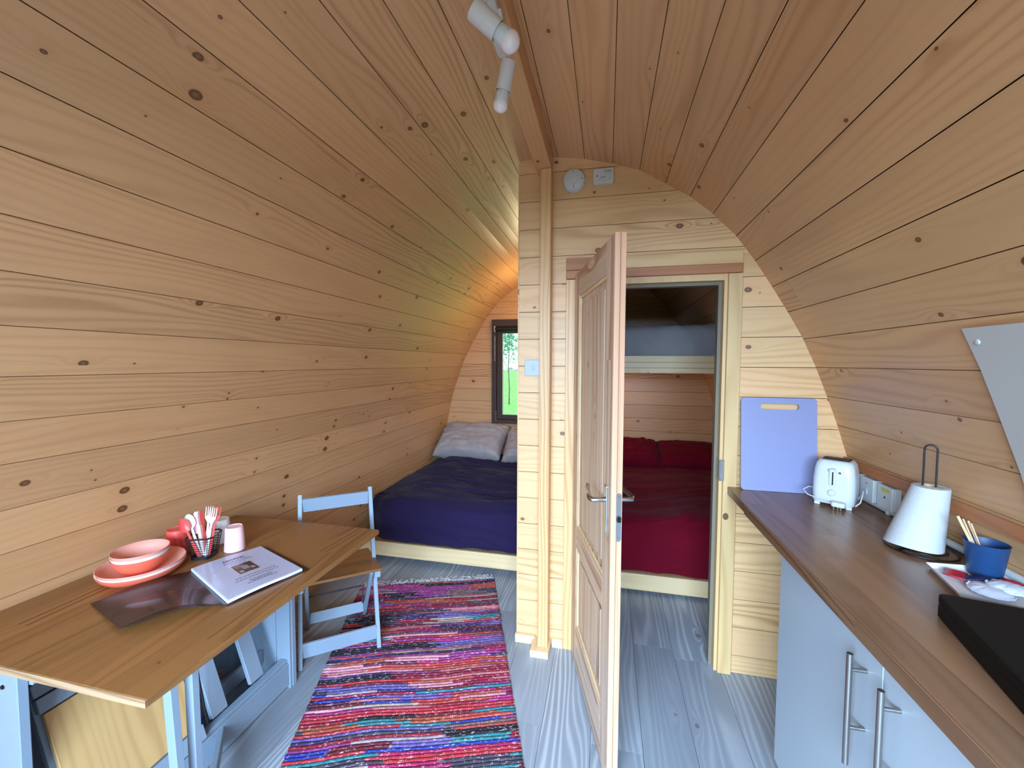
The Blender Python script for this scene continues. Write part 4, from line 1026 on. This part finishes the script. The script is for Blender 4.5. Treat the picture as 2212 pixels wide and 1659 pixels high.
# cutlery: each piece is authored pointing up +z, face towards -y, then tilted
def cutlery(kind, label, mat, foot, tip, face, group):
    foot, tip = Vector(foot), Vector(tip); d = (tip-foot); L = d.length; d.normalize()
    fy = (Vector(face)-d*Vector(face).dot(d)).normalized(); rx = fy.cross(d)*-1
    T = Matrix((( rx.x, -fy.x, d.x, foot.x), (rx.y, -fy.y, d.y, foot.y), (rx.z, -fy.z, d.z, foot.z), (0, 0, 0, 1)))
    mb = MB(); hl = L-.058
    def strip(prof, th=.0022, bend=None):      # prof: list of (z, halfwidth)
        n = len(prof); vs = []
        for z, w in prof:
            b = bend(z) if bend else 0
            vs += [(-w, b-th/2, z), (w, b-th/2, z), (w, b+th/2, z), (-w, b+th/2, z)]
        fs = [(0, 1, 2, 3), (4*n-1, 4*n-2, 4*n-3, 4*n-4)]
        for i in range(n-1):
            for k in range(4): fs.append((i*4+k, i*4+(k+1) % 4, (i+1)*4+(k+1) % 4, (i+1)*4+k))
        mb.add([T @ Vector(v) for v in vs], fs)
    if kind == 'knife':
        strip([(0, .004), (.004, .0055), (hl*.8, .005), (hl, .0045), (hl+.004, .0080), (L-.02, .0088), (L-.006, .006), (L, .0015)], .002)
    elif kind == 'fork':
        strip([(0, .004), (.004, .0055), (hl*.6, .0045), (hl-.006, .0032), (hl+.002, .006), (hl+.012, .0115), (hl+.022, .0125)], .0022, lambda z: .0)
        for k in range(4):
            xo = -.0108+.0072*k; z0 = hl+.0215; vs = []
            for z, w in ((z0, .0018), (L-.006, .0015), (L, .0007)):
                b = .0025*math.sin((z-z0)/(L-z0)*PI)
                vs += [(xo-w, b-.001, z), (xo+w, b-.001, z), (xo+w, b+.001, z), (xo-w, b+.001, z)]
            mb.add([T @ Vector(v) for v in vs], [(0, 1, 2, 3), (11, 10, 9, 8)]+[(i*4+q, i*4+(q+1) % 4, (i+1)*4+(q+1) % 4, (i+1)*4+q) for i in range(2) for q in range(4)])
    else:
        strip([(0, .004), (.004, .0055), (hl*.6, .0045), (hl, .0032), (hl+.004, .004)], .0022)
        nb, nc = 20, 6; cz = hl+.029; vs = []; fs = []
        for s_ in (0, .0016):
            for j in range(nc+1):
                r = j/nc
                for k in range(nb):
                    a = 2*PI*k/nb; vs.append((.0165*r*math.cos(a)*(1-.12*math.sin(a)), .0085*(1-r*r)+s_-.002, cz+.029*r*math.sin(a)))
        o = (nc+1)*nb
        for j in range(nc):
            for k in range(nb):
                q = (j*nb+k, j*nb+(k+1) % nb, (j+1)*nb+(k+1) % nb, (j+1)*nb+k); fs.append(q); fs.append(tuple(o+x for x in q[::-1]))
        fs += [(nc*nb+k, nc*nb+(k+1) % nb, o+nc*nb+(k+1) % nb, o+nc*nb+k) for k in range(nb)]
        mb.add([T @ Vector(v) for v in vs], fs)
    part(kind, mb, mat, smooth=50, label=label, cat=kind, group=group)
b0 = bc; FC = (1.3, -1.0, .25)
def at(dx, dy, z): return (b0.x+dx, b0.y+dy, b0.z+z)
# screen right is roughly (+.78,+.62) in plan here; towards the camera is (+.75,-.65)
def uv_(r, t, z): return (b0.x + .75*r+.66*t, b0.y+.66*r-.75*t, b0.z+z)
cutlery('spoon', 'coral red spoon at the front left of the cutlery basket', M['red_ware'], uv_(-.012, .022, .004), uv_(-.066, .020, .168), FC, 'spoons in the basket')
cutlery('spoon', 'white spoon just behind the coral red spoon', M['white_ware'], uv_(-.010, .012, .004), uv_(-.048, .008, .178), FC, 'spoons in the basket')
cutlery('spoon', 'pale pink spoon low behind the white spoon', M['palepink'], uv_(-.004, .0, .004), uv_(-.024, -.004, .150), FC, 'spoons in the basket')
cutlery('knife', 'pale pink knife beside the spoons', M['palepink'], uv_(.0, .006, .004), uv_(-.026, -.006, .180), FC, 'knives in the basket')
cutlery('knife', 'white knife between the pale pink and coral knives', M['white_ware'], uv_(.004, .012, .004), uv_(-.016, .004, .184), (1.2, .4, .2), 'knives in the basket')
cutlery('knife', 'coral red knife nearest the forks', M['red_ware'], uv_(.010, .008, .004), uv_(-.008, -.002, .184), (1.2, .1, .2), 'knives in the basket')
cutlery('fork', 'white fork at the front of the three forks', M['white_ware'], uv_(.006, .018, .004), uv_(.036, .010, .190), FC, 'forks in the basket')
cutlery('fork', 'pale pink fork behind the white fork, to its left', M['palepink'], uv_(.002, .0, .004), uv_(.020, -.012, .192), FC, 'forks in the basket')
cutlery('fork', 'coral red fork behind the white fork, to its right', M['red_ware'], uv_(.014, .012, .004), uv_(.048, .0, .190), FC, 'forks in the basket')

# binder with printed page
bi = thing('ring_binder', 'open dark display book showing a printed welcome page', 'binder', (-1.27, 1.2, TT))
def bil(q, u, v):
    a, b, c, d = [Vector(p) for p in q]; return a.lerp(b, u).lerp(d.lerp(c, u), v)
PG = [(-1.152, 1.045), (-1.072, 1.278), (-1.372, 1.402), (-1.466, 1.187)]      # near-left, near-right, far-right, far-left
CV = [(-1.146, 1.038), (-1.058, 1.298), (-1.358, 1.418), (-1.470, 1.183)]
mb = MB().prism(CV, lambda p, q, d: (p, q, d), TT+.0008, TT+.003)
part('back_cover', mb, M['binder'], bi, bevel=.0006)
def pgf(z0):
    def fn(u, v):
        p = bil(PG, u, v); return Vector((p.x, p.y, z0+.003*math.sin(PI*min(1, u*1.3))*1.0+.0008*math.sin(5*v+1)))
    return fn
def slab(fn, th, nu=16, nv=8):
    mb = MB(); top = [fn(i/nu, j/nv) for j in range(nv+1) for i in range(nu+1)]
    bot = [Vector((p.x, p.y, p.z-th)) for p in top]; n = len(top); w = nu+1
    fs = []
    for j in range(nv):
        for i in range(nu):
            a = j*w+i; fs += [(a, a+1, a+w+1, a+w), (n+a, n+a+w, n+a+w+1, n+a+1)]
    for i in range(nu): fs += [(i, n+i, n+i+1, i+1), (nv*w+i, nv*w+i+1, n+nv*w+i+1, n+nv*w+i)]
    for j in range(nv): fs += [(j*w, (j+1)*w, n+(j+1)*w, n+j*w), (j*w+nu, n+j*w+nu, n+(j+1)*w+nu, (j+1)*w+nu)]
    return mb.add(top+bot, fs)
pgs = part('page_stack', slab(pgf(TT+.0115), .0078), M['paper'], bi, smooth=30)
fpg = pgf(TT+.0118)
def inkrect(u0, u1, v0, v1, mat, nm='printed_text', lift=.0003, n=8, rag=False):
    mb = MB()
    rng = random.Random(int(u0*1000)+int(v0*7777))
    u = u0
    if rag:
        while u < u1:
            w = rng.uniform(.015, .05); w2 = min(w, u1-u)
            mb.grid(lambda a, b, u=u, w2=w2: fpg(u+w2*a, v0+(v1-v0)*b)+Vector((0, 0, lift)), 2, 1); u += w+.010
    else: mb.grid(lambda a, b: fpg(u0+(u1-u0)*a, v0+(v1-v0)*b)+Vector((0, 0, lift)), n, 2)
    return mb
part('printed_heading', inkrect(.36, .66, .845, .875, None, rag=True).add([], []), M['black_print'], pgs)
tx = MB()
for (a, b, v) in ((.34, .70, .80), (.33, .73, .765), (.40, .62, .72), (.26, .82, .325), (.24, .84, .27), (.38, .70, .205), (.33, .74, .15), (.40, .66, .175)):
    m2 = inkrect(a, b, v, v+.013, None, rag=True); tx.add(m2.v, m2.f)
part('printed_text', tx, M['grey_print'], pgs)
br_ = plain('photo_brown', S(120, 78, 52), .4); bl_ = plain('photo_window_blue', S(150, 178, 190), .4); wt_ = plain('photo_pale_bedding', S(196, 178, 180), .4); dk_ = plain('photo_shadow', S(70, 50, 36), .4)
ph = part('printed_photo', inkrect(.375, .645, .42, .68, None), br_, pgs)
part('photo_vault', inkrect(.54, .645, .44, .68, None, lift=.0005), dk_, ph)
part('photo_window', inkrect(.47, .56, .50, .61, None, lift=.0007), bl_, ph)
part('photo_bedding', inkrect(.395, .45, .44, .50, None, lift=.0009).add(*(lambda m: (m.v, m.f))(inkrect(.565, .62, .47, .53, None, lift=.0009))), wt_, ph)
part('page_sleeve', slab(lambda u, v: pgf(TT+.0135)(.01+.98*u, .01+.98*v), .0002), M['sleeve'], bi, smooth=30)
FCV = [(-1.328, .866), (-1.152, 1.043), (-1.468, 1.186), (-1.575, .950)]
def fcf(u, v):
    p = bil(FCV, u, v); return Vector((p.x, p.y, TT+.003+.020*math.sin(PI*u)**1.3*(1-.3*v)+.016*(1-u)*(1-v)*.6))
part('front_cover', slab(fcf, .0012, 20, 8), M['binder'], bi, smooth=40, label='dark maroon front cover curling up')
part('cover_pocket', slab(lambda u, v: fcf(u, v*.52)+Vector((0, 0, .0016+.008*math.sin(PI*u)*(1-v))), .0003, 20, 6), M['sleeve'], bi, smooth=40, label='clear pocket reflecting the tableware')

# ------------------------------------------------------------------ rag rug
ra = math.atan2(.34, .94)
RO = Vector((-1.113, 1.128, 0))         # a point on the left edge, outside the lower frame
rug = thing('rag_rug', 'multicoloured striped rag rug with a white fringe', 'rug', RO, (0, 0, ra))
RWd = .895; PIT = .0158; NR = 94
NX = 44
def rh(x, y):
    h = .010*math.exp(-((y-.78-.06*math.sin(4*x))/.05)**2)*(.4+.6*math.sin(PI*x/RWd)) + .008*math.exp(-((y-.62-.05*x)/.04)**2) + .006*math.exp(-((y-1.02+.08*x)/.05)**2)
    return h + .0018*noise.noise(Vector((x*9, y*11, 4)))
rs = random.Random(12)
for i in range(NR):
    yc = -.10+i*PIT; sd = i*1.37
    mb = MB(); vs = []; fs = []
    el = .006*noise.noise(Vector((i*.9, 1, 5))); er = .006*noise.noise(Vector((i*.9, 7, 5)))
    for k in range(NX+1):
        x = el+(RWd+er-el)*k/NX
        yy_ = yc + .006*noise.noise(Vector((x*5, yc*2.2, 9))) + .016*noise.noise(Vector((x*2.2, yc*3.4, 19)))
        w = PIT*.5*(1.12+.22*noise.noise(Vector((x*13, sd, 0)))); hh = .0055+.002*noise.noise(Vector((x*22, sd, 3)))
        z = rh(x, yy_)
        vs += [(x, yy_-w, z+.0006), (x, yy_-w*.6, z+hh*.8), (x, yy_, z+hh), (x, yy_+w*.6, z+hh*.8), (x, yy_+w, z+.0006)]
    for k in range(NX):
        for q in range(4): fs.append((k*5+q, (k+1)*5+q, (k+1)*5+q+1, k*5+q+1))
        fs.append((k*5+4, (k+1)*5+4, (k+1)*5, k*5))
    fs += [(0, 1, 2, 3, 4), tuple(NX*5+q for q in (4, 3, 2, 1, 0))]
    o = part('rag_strip', mb.add(vs, fs), M['rag'], rug, local=True, smooth=True, grain=(1, 0, 0))
    if i == 0 or rs.random() < .72: gseed = rs.random()
    o.color = (gseed, rs.random(), rs.random(), 1)
fr = MB(); rg = random.Random(5); yt = -.10+NR*PIT
for i in range(58):
    x = .01+RWd*i/58; y0 = yt-.010; dx = rg.uniform(-.02, .03); pts = []
    a = rg.uniform(-.6, .6)
    for k in range(9):
        t = k/8; a += rg.uniform(-.7, .7)
        pts.append((x+dx*t+.010*math.sin(a*2+k*.9), y0+.055*t*rg.uniform(.75, 1.1)+.006*math.cos(a*3), .004+.006*abs(math.sin(k+a))))
    fr.tube(pts, .0017, 5)
part('fringe', fr, M['fringe'], rug, local=True, smooth=60, kind='stuff', label='white knotted cotton fringe')

# ------------------------------------------------------------------ outside
def lay_added_paving():  # unseen neutral slabs, added so the grass throws no green light indoors
    st = struct('added_paving', 'unseen grey slabs added before the entrance to cut green bounce off the grass')
    for i in range(6):
        for j in range(8): part('added_slab', MB().box(-3.4+j, -2.41+j, -2.2-1.0*i, -1.21-1.0*i, -.40, -.34), M['added_paving'], st)
lay_added_paving()
gl = MB()
def gf(u, v):
    x, y = -30+60*u, -25+42*v; return Vector((x, y, -.45+1.65*sm(6, 16, y)+.03*noise.noise(Vector((x*.3, y*.3, 0)))))
struct('ground', 'bright green meadow outside the window', MB().grid(gf, 60, 60), M['grass'])
def hf(u, v):
    x, y = -45+90*u, 15.6+30*v; return Vector((x, y, 1.0+9.5*v**1.1+.3*noise.noise(Vector((x*.2, y*.2, 0)))))
hl = struct('hillside', 'pale hillside rising behind the meadow', MB().grid(hf, 60, 30), M['bank'], smooth=True)
hl['kind'] = 'structure'
sa = thing('sapling', 'young tree with sparse leaves on the meadow outside the window', 'tree', (-2.58, 11.0, .36))
sx_, sy_ = -2.58, 11.0
part('trunk', MB().tube([(sx_, sy_, .33), (sx_+.01, sy_, .8), (sx_-.02, sy_, 1.4), (sx_+.02, sy_, 2.4)], [.022, .018, .014, .006], 6).tube([(sx_, sy_, 1.2), (sx_-.2, sy_, 1.7)], .006, 5).tube([(sx_, sy_, 1.5), (sx_+.2, sy_, 2.0)], .006, 5), M['bark'], sa, smooth=60)
rg = random.Random(9); lf = MB()
for i in range(260):
    c = Vector((sx_+rg.gauss(-.03, .13), sy_+rg.gauss(0, .14), rg.gauss(2.12, .2))); a, b = rg.uniform(0, 6.3), rg.uniform(-1, 1); w = .035
    d1_ = Vector((math.cos(a), math.sin(a), b)).normalized()*w*1.5; d2_ = d1_.orthogonal().normalized()*w*.6
    lf.add([c-d1_, c+d2_, c+d1_, c-d2_], [(0, 1, 2, 3)])
part('leaves', lf, M['leaf'], sa, kind='stuff')
for i, (x, r, zo, lb) in enumerate(((-3.62, .16, .0, 'largest grey boulder beyond the meadow, at the left edge of the window pane'), (-3.34, .10, .18, 'small grey boulder beyond the meadow, in the left half of the window pane'),
                                     (-3.10, .13, .05, 'grey boulder beyond the meadow, just right of the sapling'), (-2.86, .09, .25, 'smallest grey boulder beyond the meadow, nearest the partition'))):
    pr = [(0, 0), (r, .02), (r*1.05, r*.5), (r*.6, r*.95), (0, r)]
    part('field_stone', MB().lathe(pr, (x*1.1, 15.7+.2*(i % 2), 1.08+zo*.8), 7), M['stone'], label=lb, cat='boulder', group='boulders below the hillside')
